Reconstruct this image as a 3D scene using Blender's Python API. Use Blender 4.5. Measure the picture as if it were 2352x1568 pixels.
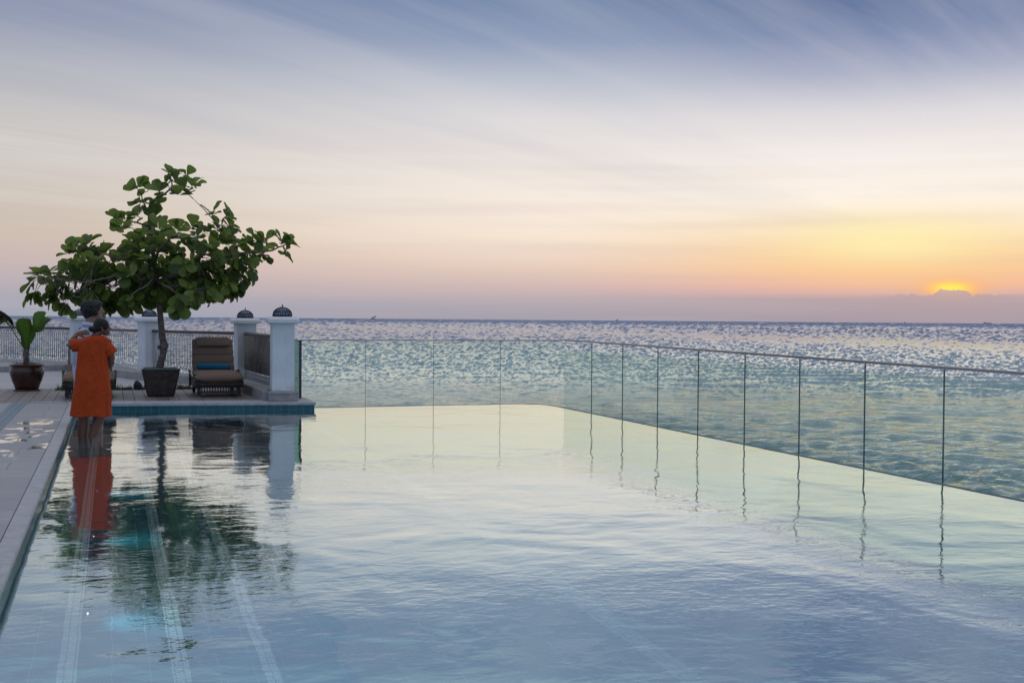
import bpy, bmesh, math, random
from mathutils import Vector, Matrix, noise
random.seed(7)
R_ = math.radians
S = bpy.context.scene
COL = S.collection
for o in list(bpy.data.objects): bpy.data.objects.remove(o)

# ------------------------------------------------------------------ camera
H = 1.5                       # eye height above the pool water (pool water is z = 0)
FPX = 2700.0                  # focal length in pixels of a 2352 px wide frame
YAW, PITCH, ROLL = R_(18.78), math.atan(51/2700), R_(.443)
cF = Vector((math.sin(YAW)*math.cos(PITCH), math.cos(YAW)*math.cos(PITCH), -math.sin(PITCH)))
r0 = Vector((math.cos(YAW), -math.sin(YAW), 0)); u0 = r0.cross(cF)
cR = math.cos(ROLL)*r0 + math.sin(ROLL)*u0; cU = -math.sin(ROLL)*r0 + math.cos(ROLL)*u0
cam = bpy.data.cameras.new('camera'); camo = bpy.data.objects.new('camera', cam); COL.objects.link(camo)
M3 = Matrix((cR, cU, -cF)).transposed()
camo.matrix_world = Matrix.Translation((0, 0, H)) @ M3.to_4x4()
cam.sensor_width = 36; cam.lens = 36*FPX/2352; cam.clip_start = .05; cam.clip_end = 60000
S.camera = camo
S.cycles.use_denoising = True; S.cycles.denoising_prefilter = 'ACCURATE'

def ray(x, y): return cF + cR*((x-1176)/FPX) + cU*((784-y)/FPX)
def at(x, y, z): return ray(x, y)*z + Vector((0, 0, H))            # photo pixel + distance -> place
def onz(x, y, Z=0.):                                               # photo pixel on a level plane
    d = ray(x, y); return d*((Z-H)/d.z) + Vector((0, 0, H))

S.view_settings.view_transform = 'Standard'; S.view_settings.look = 'None'
S.view_settings.exposure = 0; S.view_settings.gamma = 1

# ------------------------------------------------------------------ node helpers
class NT:
    def __init__(s, nt): s.nt = nt
    def n(s, typ, ins=None, **props):
        nd = s.nt.nodes.new(typ)
        for k, v in props.items(): setattr(nd, k, v)
        for k, v in (ins or {}).items():
            sock = nd.inputs[k]
            if isinstance(v, bpy.types.NodeSocket): s.nt.links.new(v, sock)
            elif isinstance(v, bpy.types.Node): s.nt.links.new(v.outputs[0], sock)
            else: sock.default_value = v
        return nd
    def m(s, op, a, b=0., c=0., clamp=False):
        nd = s.n('ShaderNodeMath', {0: a, 1: b, 2: c}, operation=op, use_clamp=clamp); return nd.outputs[0]
    def mix(s, f, a, b, blend='MIX'):
        nd = s.n('ShaderNodeMix', data_type='RGBA', blend_type=blend)
        for i, v in ((0, f), (6, a), (7, b)):
            if isinstance(v, bpy.types.NodeSocket): s.nt.links.new(v, nd.inputs[i])
            else: nd.inputs[i].default_value = v if i == 0 else (tuple(v)+(1,))[:4]
        return nd.outputs[2]
    def step(s, x, a, b):      # smoothstep
        nd = s.n('ShaderNodeMapRange', {0: x, 1: a, 2: b, 3: 0., 4: 1.}, interpolation_type='SMOOTHSTEP'); return nd.outputs[0]
    def ramp(s, x, stops, interp='LINEAR'):
        nd = s.n('ShaderNodeValToRGB', {0: x}); cr = nd.color_ramp; cr.interpolation = interp
        while len(cr.elements) < len(stops): cr.elements.new(.5)
        for e, (p, c) in zip(cr.elements, stops): e.position = p; e.color = tuple(c)+(1,)
        return nd.outputs[0]
    def noise(s, vec, scale, detail=4, rough=.5, dist=0., dims='3D'):
        return s.n('ShaderNodeTexNoise', {'Vector': vec, 'Scale': scale, 'Detail': detail, 'Roughness': rough, 'Distortion': dist}, noise_dimensions=dims).outputs[0]
    def map(s, vec, scale=(1,1,1), rot=(0,0,0), loc=(0,0,0)):
        return s.n('ShaderNodeMapping', {'Vector': vec, 'Scale': scale, 'Rotation': rot, 'Location': loc}).outputs[0]
    def comb(s, x, y, z): return s.n('ShaderNodeCombineXYZ', {0: x, 1: y, 2: z}).outputs[0]

def lin(r, g, b):
    f = lambda c: (c/255/12.92) if c/255 <= .04045 else ((c/255+.055)/1.055)**2.4
    return (f(r), f(g), f(b))

# ------------------------------------------------------------------ sky
SUNAZ = YAW + math.atan((2185-1176)/2700)
w = bpy.data.worlds.new('World'); S.world = w; w.use_nodes = True
W = NT(w.node_tree); w.node_tree.nodes.clear()
dirv = W.n('ShaderNodeTexCoord').outputs['Generated']
sp = W.n('ShaderNodeSeparateXYZ', {0: dirv})
dx, dy, dz = sp.outputs
sx = W.m('SUBTRACT', W.m('MULTIPLY', dx, math.cos(SUNAZ)), W.m('MULTIPLY', dy, math.sin(SUNAZ)))
sy = W.m('ADD', W.m('MULTIPLY', dx, math.sin(SUNAZ)), W.m('MULTIPLY', dy, math.cos(SUNAZ)))
az = W.m('ARCTAN2', sx, sy)                                   # azimuth from the sunset, + to the right
hor = W.m('SQRT', W.m('ADD', W.m('MULTIPLY', dx, dx), W.m('MULTIPLY', dy, dy)))
t = W.m('MAXIMUM', W.m('DIVIDE', dz, W.m('MAXIMUM', hor, .001)), 0.)   # tangent of elevation
TM = 1.2
tn = W.m('DIVIDE', t, TM, clamp=True)
def ramp_of(st): return W.ramp(tn, [(a/TM, lin(*c)) for a, c in st])
left = ramp_of([(0,(162,166,180)),(.012,(168,168,181)),(.031,(190,178,182)),(.049,(203,185,180)),(.064,(206,190,178)),(.086,(206,195,182)),
                (.123,(205,199,194)),(.16,(200,197,197)),(.197,(182,184,193)),(.234,(146,155,178)),(.271,(112,128,166)),(.33,(144,168,194)),(.6,(178,194,214)),(1.2,(214,216,224))])
cent = ramp_of([(0,(164,159,171)),(.012,(177,168,177)),(.027,(208,184,181)),(.042,(230,204,188)),(.07,(248,230,212)),(.103,(247,235,224)),
                (.137,(239,231,226)),(.171,(222,219,221)),(.203,(188,194,207)),(.236,(141,156,186)),(.271,(112,134,170)),(.33,(144,168,194)),(.6,(178,194,214)),(1.2,(214,216,224))])
right = ramp_of([(0,(170,155,165)),(.018,(180,163,168)),(.024,(222,176,168)),(.032,(246,188,158)),(.045,(253,204,152)),(.06,(254,216,164)),(.078,(254,231,196)),(.1,(255,244,230)),
                 (.137,(246,238,233)),(.171,(220,217,222)),(.203,(168,174,197)),(.236,(118,134,172)),(.271,(86,107,151)),(.33,(144,168,194)),(.6,(178,194,214)),(1.2,(214,216,224))])
back = ramp_of([(0,(138,148,170)),(.1,(124,150,186)),(.3,(112,148,192)),(.6,(136,168,206)),(1.2,(214,216,224))])
ab = W.m('ABSOLUTE', az)
f1 = W.step(ab, .05, .36); f2 = W.step(ab, .30, .80); f3 = W.step(ab, .9, 1.9)
sky = W.mix(f1, right, cent); sky = W.mix(f2, sky, left); sky = W.mix(f3, sky, back)
# cirrus streaks on a high level layer, running to a point on the horizon right of the sunset
CAZ = YAW + R_(36)
px_ = W.m('SUBTRACT', W.m('MULTIPLY', dx, math.cos(CAZ)), W.m('MULTIPLY', dy, math.sin(CAZ)))
py_ = W.m('ADD', W.m('MULTIPLY', dx, math.sin(CAZ)), W.m('MULTIPLY', dy, math.cos(CAZ)))
zz = W.m('ADD', W.m('MAXIMUM', dz, 0.), .035)
cv = W.comb(W.m('DIVIDE', px_, zz), W.m('DIVIDE', py_, zz), 0.)
n1 = W.noise(W.map(cv, (.9, .13, 1)), 1., 4, .5, .5)
n2 = W.noise(W.map(cv, (3.4, .34, 1), loc=(3, 7, 0)), 1., 4, .6, .3)
n3 = W.noise(W.map(cv, (.35, .12, 1), loc=(9, 2, 0)), 1., 2, .5)
cir = W.m('ADD', W.m('MULTIPLY', W.m('SUBTRACT', n1, .5), .8), W.m('MULTIPLY', W.m('SUBTRACT', n2, .5), .28))
cir = W.m('ADD', cir, W.m('MULTIPLY', W.m('SUBTRACT', n3, .5), .5))
ce = W.m('MULTIPLY', W.step(t, .03, .14), W.m('SUBTRACT', 1., W.m('MULTIPLY', W.step(t, .5, 1.2), .8)))
n5 = W.noise(W.map(cv, (7.5, .8, 1), loc=(1, 4, 0)), 1., 5, .6, .6)
cir = W.m('ADD', cir, W.m('MULTIPLY', W.m('SUBTRACT', n5, .5), W.m('MULTIPLY', W.step(n3, .42, .60), .42)))
cirA = W.m('MULTIPLY', cir, ce)
# wisps lighten, gaps darken a little
sky = W.mix(W.m('MULTIPLY', cirA, 1.0, clamp=True), sky, lin(240, 236, 230))
sky = W.mix(W.m('MULTIPLY', cirA, -.55, clamp=True), sky, lin(90, 108, 150))
# thin even bands low down
n4 = W.noise(W.comb(W.m('MULTIPLY', az, 3.), W.m('MULTIPLY', t, 90.), 2.), 1., 3, .5)
sky = W.mix(W.m('MULTIPLY', W.m('MULTIPLY', W.m('SUBTRACT', n4, .45), .8, clamp=True), W.m('SUBTRACT', 1., W.step(t, .08, .2))), sky, lin(205, 185, 180))
# broad yellow glow high over the sun
def gauss(ca, sa, ct, st_):
    a = W.m('DIVIDE', W.m('SUBTRACT', az, ca), sa); b = W.m('DIVIDE', W.m('SUBTRACT', t, ct), st_)
    return W.m('EXPONENT', W.m('MULTIPLY', W.m('ADD', W.m('MULTIPLY', a, a), W.m('MULTIPLY', b, b)), -1.))
sky = W.mix(W.m('MULTIPLY', gauss(-.045, .075, .066, .020), .72), sky, lin(255, 243, 178))
sky = W.mix(W.m('MULTIPLY', gauss(-.02, .10, .036, .012), .35), sky, lin(252, 205, 140))
sky = W.mix(W.m('MULTIPLY', gauss(0, .022, .0262, .0075), 1.0), sky, lin(255, 182, 105))
sky = W.mix(W.m('MULTIPLY', gauss(-.001, .0125, .0275, .0042), 1.25, clamp=True), sky, (1.2, .82, .14))
# cloud bank hiding the sun
cn = W.noise(W.comb(W.m('MULTIPLY', az, 110.), 0., 5.), 1., 5, .6)
ca = W.noise(W.comb(W.m('MULTIPLY', az, 210.), W.m('MULTIPLY', t, 210.), 1.), 1., 3, .6)
top = W.m('ADD', .0178, W.m('MULTIPLY', cn, .0085))
top = W.m('ADD', top, W.m('MULTIPLY', W.step(W.m('ABSOLUTE', W.m('SUBTRACT', az, .0)), .0155, .0075), .0042))
top = W.m('ADD', top, W.m('MULTIPLY', W.m('SUBTRACT', ca, .5), .005))
inb = W.step(W.m('SUBTRACT', top, t), -.0006, .0006)
win = W.m('MULTIPLY', W.step(ab, .075, .03), .85)
sky = W.mix(W.m('MULTIPLY', inb, win), sky, W.mix(W.step(t, 0., .028), lin(174, 158, 166), lin(190, 166, 168)))
bgl = W.n('ShaderNodeBackground', {'Color': sky, 'Strength': 1.0})
W.n('ShaderNodeOutputWorld', {'Surface': bgl})

# the sun itself sits behind the cloud bank: only a weak, broad, warm light is left of it
sl = bpy.data.lights.new('sun', 'SUN'); sl.energy = .03; sl.angle = R_(60); sl.color = (1, .72, .45)
so = bpy.data.objects.new('sun', sl); COL.objects.link(so)
sd = Vector((math.sin(SUNAZ)*math.cos(R_(5)), math.cos(SUNAZ)*math.cos(R_(5)), math.sin(R_(5))))
so.rotation_euler = sd.to_track_quat('Z', 'Y').to_euler()

# ------------------------------------------------------------------ object helpers
def tag(o, label=None, cat=None, group=None, kind=None):
    if label: o['label'] = label
    if cat: o['category'] = cat
    if group: o['group'] = group
    if kind: o['kind'] = kind
    return o
def thing(name, loc, label, cat, group=None, rz=0.):
    o = bpy.data.objects.new(name, None); COL.objects.link(o); o.location = loc; o.rotation_euler.z = rz
    o.empty_display_size = .2
    return tag(o, label, cat, group)
def copy_thing(root, loc, label, rz=None):
    def cp(o, parent):
        c = o.copy(); COL.objects.link(c)
        if parent: c.parent = parent
        for ch in [q for q in o.children]: cp(ch, c)
        return c
    c = cp(root, None); c.location = loc
    if rz is not None: c.rotation_euler.z = rz
    c['label'] = label
    return c

class MB:
    def __init__(s): s.v = []; s.f = []; s.sm = []
    def add(s, vs, fs, smooth=False):
        b = len(s.v); s.v += [tuple(v) for v in vs]; s.f += [tuple(i+b for i in f) for f in fs]; s.sm += [smooth]*len(fs)
        return s
    def box(s, x0, x1, y0, y1, z0, z1, M=None):
        vs = [Vector((x, y, z)) for z in (z0, z1) for y in (y0, y1) for x in (x0, x1)]
        if M: vs = [M @ v for v in vs]
        return s.add(vs, [(0,2,3,1),(4,5,7,6),(0,1,5,4),(2,6,7,3),(0,4,6,2),(1,3,7,5)])
    def bar(s, a, b, wd, ht, up=Vector((0,0,1))):
        a, b = Vector(a), Vector(b); d = (b-a).normalized(); sd = d.cross(up)
        if sd.length < 1e-4: sd = d.cross(Vector((0,1,0)))
        sd.normalize(); u = sd.cross(d)
        vs = [p + sd*i*wd/2 + u*j*ht/2 for p in (a, b) for j in (-1, 1) for i in (-1, 1)]
        return s.add(vs, [(0,1,3,2),(4,6,7,5),(0,4,5,1),(2,3,7,6),(0,2,6,4),(1,5,7,3)])
    def rings(s, rings, close=True, cap=True, smooth=True):
        n = len(rings[0]); vs = [v for r in rings for v in r]; fs = []
        for i in range(len(rings)-1):
            for j in range(n if close else n-1):
                k = (j+1) % n; fs.append((i*n+j, i*n+k, (i+1)*n+k, (i+1)*n+j))
        if cap: fs.append(tuple(range(n))[::-1]); fs.append(tuple((len(rings)-1)*n+j for j in range(n)))
        return s.add(vs, fs, smooth)
    def tube(s, pts, rad, seg=8, cap=True, flat=1.):
        pts = [Vector(p) for p in pts]; rs = []
        if not hasattr(rad, '__len__'): rad = [rad]*len(pts)
        prev = None
        for i, p in enumerate(pts):
            d = (pts[min(i+1, len(pts)-1)] - pts[max(i-1, 0)]).normalized()
            if prev is None:
                a = d.cross(Vector((0,0,1)) if abs(d.z) < .9 else Vector((1,0,0))).normalized()
            else:
                a = (prev - d*prev.dot(d)).normalized()
            prev = a; b = d.cross(a)
            rs.append([p + (a*math.cos(2*math.pi*k/seg) + b*math.sin(2*math.pi*k/seg)*flat)*rad[i] for k in range(seg)])
        return s.rings(rs, cap=cap)
    def lathe(s, prof, seg=24, c=(0,0,0), cap=False, smooth=True):
        return s.rings([[Vector((c[0]+r*math.cos(2*math.pi*k/seg), c[1]+r*math.sin(2*math.pi*k/seg), c[2]+z)) for k in range(seg)] for r, z in prof], cap=cap, smooth=smooth)
    def ell(s, c, r, M=None, nu=16, nv=10):
        rs = []
        for i in range(nv+1):
            a = -math.pi/2 + math.pi*(i+.02)/(nv+.04)
            ring = [Vector((r[0]*math.cos(a)*math.cos(2*math.pi*k/nu), r[1]*math.cos(a)*math.sin(2*math.pi*k/nu), r[2]*math.sin(a))) for k in range(nu)]
            rs.append([(M @ v if M else v) + Vector(c) for v in ring])
        return s.rings(rs)
    def prism(s, poly, z0, z1):
        n = len(poly)
        vs = [(x, y, z0) for x, y in poly] + [(x, y, z1) for x, y in poly]
        fs = [tuple(range(n))[::-1], tuple(range(n, 2*n))] + [(i, (i+1) % n, n+(i+1) % n, n+i) for i in range(n)]
        return s.add(vs, fs)
    def build(s, name, mat, parent=None, bevel=0., recalc=True, seg=2):
        me = bpy.data.meshes.new(name); me.from_pydata(s.v, [], s.f); me.update()
        me.polygons.foreach_set('use_smooth', s.sm)
        if recalc:
            bm = bmesh.new(); bm.from_mesh(me); bmesh.ops.recalc_face_normals(bm, faces=bm.faces); bm.to_mesh(me); bm.free()
        o = bpy.data.objects.new(name, me); COL.objects.link(o)
        if mat: me.materials.append(mat)
        if parent: o.parent = parent
        if bevel:
            m = o.modifiers.new('b', 'BEVEL'); m.width = bevel; m.segments = seg; m.limit_method = 'ANGLE'
        return o
def struct(o): return tag(o, kind='structure')
def ext(o, key):                      # clean top-level extras
    o['label'] = key; return o

# ------------------------------------------------------------------ materials
def mat(name, col=(.5,.5,.5), rough=.6, metal=0., fn=None, spec=.5):
    m = bpy.data.materials.new(name); m.use_nodes = True; nt = m.node_tree; nt.nodes.clear(); T = NT(nt)
    p = T.n('ShaderNodeBsdfPrincipled', {'Base Color': tuple(col)+(1,), 'Roughness': rough, 'Metallic': metal, 'Specular IOR Level': spec})
    out = T.n('ShaderNodeOutputMaterial', {'Surface': p})
    if fn: fn(T, p, out)
    return m
def obj_co(T): return T.n('ShaderNodeTexCoord').outputs['Object']
def link(T, a, nd, key): T.nt.links.new(a, nd.inputs[key])
def bump(T, p, h, dist, strength=1.):
    b = T.n('ShaderNodeBump', {'Height': h, 'Distance': dist, 'Strength': strength}); link(T, b.outputs[0], p, 'Normal')
def speck(c1, c2, sc, bd=.002, bsc=None, det=5):
    def fn(T, p, out):
        co = obj_co(T); n = T.noise(co, sc, det, .6)
        link(T, T.mix(T.step(n, .3, .7), c1, c2), p, 'Base Color')
        if bd: bump(T, p, T.noise(co, bsc or sc*4, 4, .6), bd)
    return fn

def plaster_fn(T, p, out):
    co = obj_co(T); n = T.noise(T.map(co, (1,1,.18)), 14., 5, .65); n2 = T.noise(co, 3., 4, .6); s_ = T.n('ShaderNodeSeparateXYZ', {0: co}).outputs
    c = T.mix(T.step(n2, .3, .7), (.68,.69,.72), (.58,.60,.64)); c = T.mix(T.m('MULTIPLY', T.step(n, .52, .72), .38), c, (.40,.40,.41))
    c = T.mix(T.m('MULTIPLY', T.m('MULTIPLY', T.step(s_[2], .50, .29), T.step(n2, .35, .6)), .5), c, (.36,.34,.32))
    link(T, c, p, 'Base Color'); bump(T, p, T.noise(co, 40., 4, .6), .002)
m_white = mat('painted_plaster', rough=.55, fn=plaster_fn)
m_rail = mat('dark_hardwood', rough=.35, fn=speck((.05,.022,.02), (.10,.045,.04), 9., .001))
m_lattice = mat('white_lattice', (.36,.36,.39), .5)
m_bronze = mat('bronze', (.035,.026,.02), .45, .6)
m_dome = mat('lantern_glass', rough=.25, fn=speck((.10,.14,.26), (.20,.25,.38), 30., 0))
m_steel = mat('steel', (.42,.38,.38), .3, 1.)
m_dsteel = mat('dark_steel', (.06,.065,.07), .4, .5)
m_joint = mat('glass_joint', (.05,.11,.115), .3)

def m_glass_fn(tint, edge):
    m = bpy.data.materials.new('tinted_glass'); m.use_nodes = True; nt = m.node_tree; nt.nodes.clear(); T = NT(nt)
    tr = T.n('ShaderNodeBsdfTransparent', {'Color': tint+(1,)}); gl = T.n('ShaderNodeBsdfGlossy', {'Color': (.95,1,.96,1), 'Roughness': .004})
    df = T.n('ShaderNodeBsdfDiffuse', {'Color': (.62,.80,.72,1)})
    g = T.n('ShaderNodeNewGeometry')
    lw = T.n('ShaderNodeLayerWeight', {'Blend': .5}).outputs['Facing']
    fr = T.m('ADD', .025, T.m('MULTIPLY', .9, T.m('POWER', lw, 4.2)))
    mm = T.n('ShaderNodeMixShader', {0: edge, 1: tr, 2: df})
    m2 = T.n('ShaderNodeMixShader', {0: fr, 1: mm, 2: gl})
    T.n('ShaderNodeOutputMaterial', {'Surface': m2}); return m
m_glass = m_glass_fn((.95,.985,.955), .025)
m_glass_side = m_glass_fn((.91,.96,.93), .05)  # same glass, sky veil of the slanting view painted in as tint and haze
m_glass_thick = m_glass_fn((.60,.90,.80), .22)

# --- pool water: fresnel mirror over refraction, fine ripples
m_water = bpy.data.materials.new('pool_water'); m_water.use_nodes = True
m_water.node_tree.nodes.clear(); T = NT(m_water.node_tree)
co = obj_co(T)
big = T.noise(T.map(co, (1, .8, 1)), .9, 2, .5, .6)
mid = T.noise(T.map(co, (1, 1.5, 1), rot=(0,0,.25)), 3.2, 3, .5, .5)
fin = T.noise(T.map(co, (1, 1.4, 1), rot=(0,0,-.2)), 11., 3, .55, .3)
patch = T.step(T.noise(T.map(co, (.5, .9, 1), loc=(3,1,0)), .7, 2, .5), .42, .68)
hgt = T.m('ADD', T.m('MULTIPLY', big, .017), T.m('MULTIPLY', mid, .0024))
hgt = T.m('ADD', hgt, T.m('MULTIPLY', fin, T.m('ADD', .0003, T.m('MULTIPLY', patch, .0013))))
bn = T.n('ShaderNodeBump', {'Height': hgt, 'Distance': 1.0, 'Strength': 1.})
pfc = T.n('ShaderNodeLayerWeight', {'Blend': .5, 'Normal': bn}).outputs['Facing']
gl = T.n('ShaderNodeBsdfGlossy', {'Color': T.mix(T.step(pfc, .68, .93), (1.03,1.22,1.19), (1.03,1.06,1.02)), 'Roughness': .0, 'Normal': bn})  # gloss above one: reflections brightened in the colour, more in steeper views
rf = T.n('ShaderNodeBsdfRefraction', {'Color': (.84,.98,1,1), 'Roughness': .0, 'IOR': 1.33, 'Normal': bn})
fr = T.m('POWER', T.n('ShaderNodeFresnel', {'IOR': 1.33, 'Normal': bn}).outputs[0], .33)
T.n('ShaderNodeOutputMaterial', {'Surface': T.n('ShaderNodeMixShader', {0: fr, 1: rf, 2: gl})})

# --- sea
m_sea = bpy.data.materials.new('sea_water'); m_sea.use_nodes = True
m_sea.node_tree.nodes.clear(); T = NT(m_sea.node_tree)
co = obj_co(T)
warp = T.n('ShaderNodeTexNoise', {'Vector': co, 'Scale': .05, 'Detail': 2.})
s1 = T.noise(T.map(co, (1, 2.2, 1), rot=(0,0,-.15)), .16, 3, .5, .6)
s2 = T.noise(T.map(co, (1, 2.1, 1), rot=(0,0,-.3)), 1.35, 4, .6, .8)
s3 = T.noise(T.map(co, (1, 1.5, 1)), 3.6, 3, .6, .4)
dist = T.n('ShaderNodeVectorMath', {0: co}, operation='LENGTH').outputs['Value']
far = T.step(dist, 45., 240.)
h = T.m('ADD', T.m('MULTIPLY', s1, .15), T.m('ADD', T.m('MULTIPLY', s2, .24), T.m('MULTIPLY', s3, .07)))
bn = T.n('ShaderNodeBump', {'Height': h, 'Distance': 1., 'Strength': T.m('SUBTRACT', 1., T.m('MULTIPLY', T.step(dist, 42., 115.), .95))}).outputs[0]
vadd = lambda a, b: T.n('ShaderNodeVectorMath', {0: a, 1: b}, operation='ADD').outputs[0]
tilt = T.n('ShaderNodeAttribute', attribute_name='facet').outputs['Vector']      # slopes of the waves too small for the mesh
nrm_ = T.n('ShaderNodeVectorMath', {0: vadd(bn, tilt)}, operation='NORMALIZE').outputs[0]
gl = T.n('ShaderNodeBsdfGlossy', {'Color': T.mix(far, (1.12,1.14,1.10), T.mix(T.step(dist, 150., 420.), (.80,.86,.86), (.58,.60,.68))), 'Roughness': .05, 'Normal': nrm_})  # sky reflection brightened near and dimmed far off in the gloss colour
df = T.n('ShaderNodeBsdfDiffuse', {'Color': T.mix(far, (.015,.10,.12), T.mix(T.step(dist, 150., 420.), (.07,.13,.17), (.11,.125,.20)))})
fc = T.n('ShaderNodeLayerWeight', {'Blend': .5, 'Normal': nrm_}).outputs['Facing']
wind = T.noise(T.map(co, (.25, 1, 1), rot=(0,0,.3)), .0065, 3, .5)
frn = T.m('ADD', .04, T.m('MULTIPLY', .96, T.m('POWER', fc, T.m('ADD', 3.3, T.m('MULTIPLY', T.step(wind, .38, .62), 1.6)))))
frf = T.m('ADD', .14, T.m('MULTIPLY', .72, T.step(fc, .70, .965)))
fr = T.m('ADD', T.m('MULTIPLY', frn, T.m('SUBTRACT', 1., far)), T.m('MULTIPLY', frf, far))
T.n('ShaderNodeOutputMaterial', {'Surface': T.n('ShaderNodeMixShader', {0: fr, 1: df, 2: gl})})

def brick(T, vec, w_, h_, mortar, c1, c2, cm, offset=0., bias=0.):
    return T.n('ShaderNodeTexBrick', {'Vector': vec, 'Color1': tuple(c1)+(1,), 'Color2': tuple(c2)+(1,), 'Mortar': tuple(cm)+(1,), 'Scale': 1., 'Mortar Size': mortar,
               'Mortar Smooth': .1, 'Bias': bias, 'Brick Width': w_, 'Row Height': h_}, offset=offset)
def tile_mat(name, w_, h_, mortar, c1, c2, cm, axes='XY', rough=.25, offset=0., bd=.002, vary=None):
    def fn(T, p, out):
        s = T.n('ShaderNodeSeparateXYZ', {0: obj_co(T)}).outputs; ix = {'X': 0, 'Y': 1, 'Z': 2}
        v = T.comb(s[ix[axes[0]]], s[ix[axes[1]]], 0.)
        b = brick(T, v, w_, h_, mortar, c1, c2, cm, offset); c = b.outputs[0]
        if vary:
            n = T.noise(obj_co(T), vary[0], 5, .6); c = T.mix(T.m('MULTIPLY', T.step(n, .35, .75), vary[1]), c, vary[2])
        link(T, c, p, 'Base Color')
        bump(T, p, T.m('ADD', T.m('MULTIPLY', b.outputs['Fac'], -1.), T.m('MULTIPLY', T.noise(obj_co(T), 60., 3), .25)), bd)
    return mat(name, rough=rough, fn=fn)
TL1, TL2, GR = (.007,.085,.115), (.012,.125,.15), (.08,.18,.20)
m_tile_far = tile_mat('turquoise_wall_tile', .118, .118, .004, TL1, TL2, GR, 'XZ')
m_tile_side = tile_mat('turquoise_side_tile', .118, .118, .004, TL1, TL2, GR, 'YZ')
m_floor = tile_mat('pool_floor_tile', .30, .30, .006, (.005,.13,.21), (.008,.155,.245), (.09,.32,.40), 'XY')
m_step = tile_mat('pool_step_tile', .17, 1.2, .003, (.012,.20,.29), (.02,.23,.32), (.28,.52,.58), 'XY')
m_strip = tile_mat('white_mosaic', .04, .03, .0035, (.95,.95,.95), (.90,.92,.93), (.30,.40,.45), 'XY')

m_lane = tile_mat('depth_dimmed_mosaic', .05, .03, .0035, (.34,.52,.60), (.30,.48,.56), (.15,.3,.36), 'XY')  # lane tiles dimmed in the colour to stand for the deeper water
def paving_fn(T, p, out):
    co = obj_co(T); s = T.n('ShaderNodeSeparateXYZ', {0: co}).outputs
    b = brick(T, co, .9, .6, .005, (.29,.28,.305), (.345,.335,.355), (.13,.125,.14), .5)
    n = T.noise(T.map(co, (1,3,1)), 2.5, 6, .6); g = T.noise(co, 140., 2, .6)
    c = T.mix(T.m('MULTIPLY', T.step(n, .35, .7), .45), b.outputs[0], (.25,.245,.275))
    c = T.mix(T.m('MULTIPLY', T.step(g, .35, .7), .35), c, (.40,.385,.395))
    # puddles left by bathers: thin flat water on the stone
    wn = T.noise(T.map(co, (1.6, 1.0, 1), loc=(.4, .8, 0)), 2.3, 4, .55, .8)
    near = T.m('MULTIPLY', T.step(s[1], 11.8, 13.2), T.step(s[1], 17.2, 16.0))
    near2 = T.step(s[0], -1.9, -1.3)
    wet = T.m('MULTIPLY', T.step(wn, .53, .60), T.m('MULTIPLY', near, near2))
    damp = T.m('MULTIPLY', T.step(wn, .44, .56), T.m('MULTIPLY', near, near2))
    c = T.mix(T.m('MULTIPLY', damp, .35), c, (.14,.135,.15))
    link(T, c, p, 'Base Color')
    link(T, T.m('SUBTRACT', T.m('SUBTRACT', .62, T.m('MULTIPLY', damp, .2)), T.m('MULTIPLY', wet, .40)), p, 'Roughness')
    link(T, T.m('ADD', .35, T.m('MULTIPLY', wet, .65)), p, 'Specular IOR Level')
    link(T, wet, p, 'Coat Weight'); p.inputs['Coat Roughness'].default_value = .02; p.inputs['Coat IOR'].default_value = 1.9
    bump(T, p, T.m('MULTIPLY', T.m('ADD', g, T.m('MULTIPLY', b.outputs['Fac'], -1.)), T.m('SUBTRACT', 1., wet)), .0015)
m_paving = mat('stone_paving', fn=paving_fn)
m_terrace = tile_mat('terrace_stone', 1.2, .6, .005, (.34,.33,.345), (.38,.37,.38), (.20,.195,.20), 'XY', .6, .5, .002, (1.3, .5, (.27,.26,.275)))
m_coping = mat('coping_stone', rough=.6, fn=speck((.40,.40,.42), (.30,.30,.33), 14., .0015, 120))
m_curb = mat('curb_stone', rough=.7, fn=speck((.36,.34,.335), (.25,.235,.235), 7., .003, 50))
m_blue = mat('blue_grey_band', rough=.5, fn=speck((.10,.15,.20), (.14,.20,.26), 12., .0005))
m_mosaic = tile_mat('mosaic_border', .06, .05, .02, (.10,.12,.17), (.13,.15,.2), (.50,.50,.53), 'XY', .4)
m_plank = mat('deck_plank', rough=.7, fn=None)
def plank_fn(T, p, out):
    co = obj_co(T); s = T.n('ShaderNodeSeparateXYZ', {0: co}).outputs
    idx = T.m('FLOOR', T.m('DIVIDE', s[0], .18))
    rnd = T.n('ShaderNodeTexWhiteNoise', {'W': idx}, noise_dimensions='1D').outputs[0]
    g = T.noise(T.map(co, (30, 1.5, 1)), 1., 5, .6)
    c = T.mix(rnd, (.17,.135,.13), (.25,.205,.195)); c = T.mix(T.m('MULTIPLY', T.step(g, .4, .7), .5), c, (.11,.085,.085))
    link(T, c, p, 'Base Color'); bump(T, p, g, .002)
m_plank = mat('weathered_planks', rough=.55, fn=plank_fn)
m_soil = mat('soil', rough=.9, fn=speck((.02,.018,.014), (.05,.042,.03), 30., .01, 60))

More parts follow.
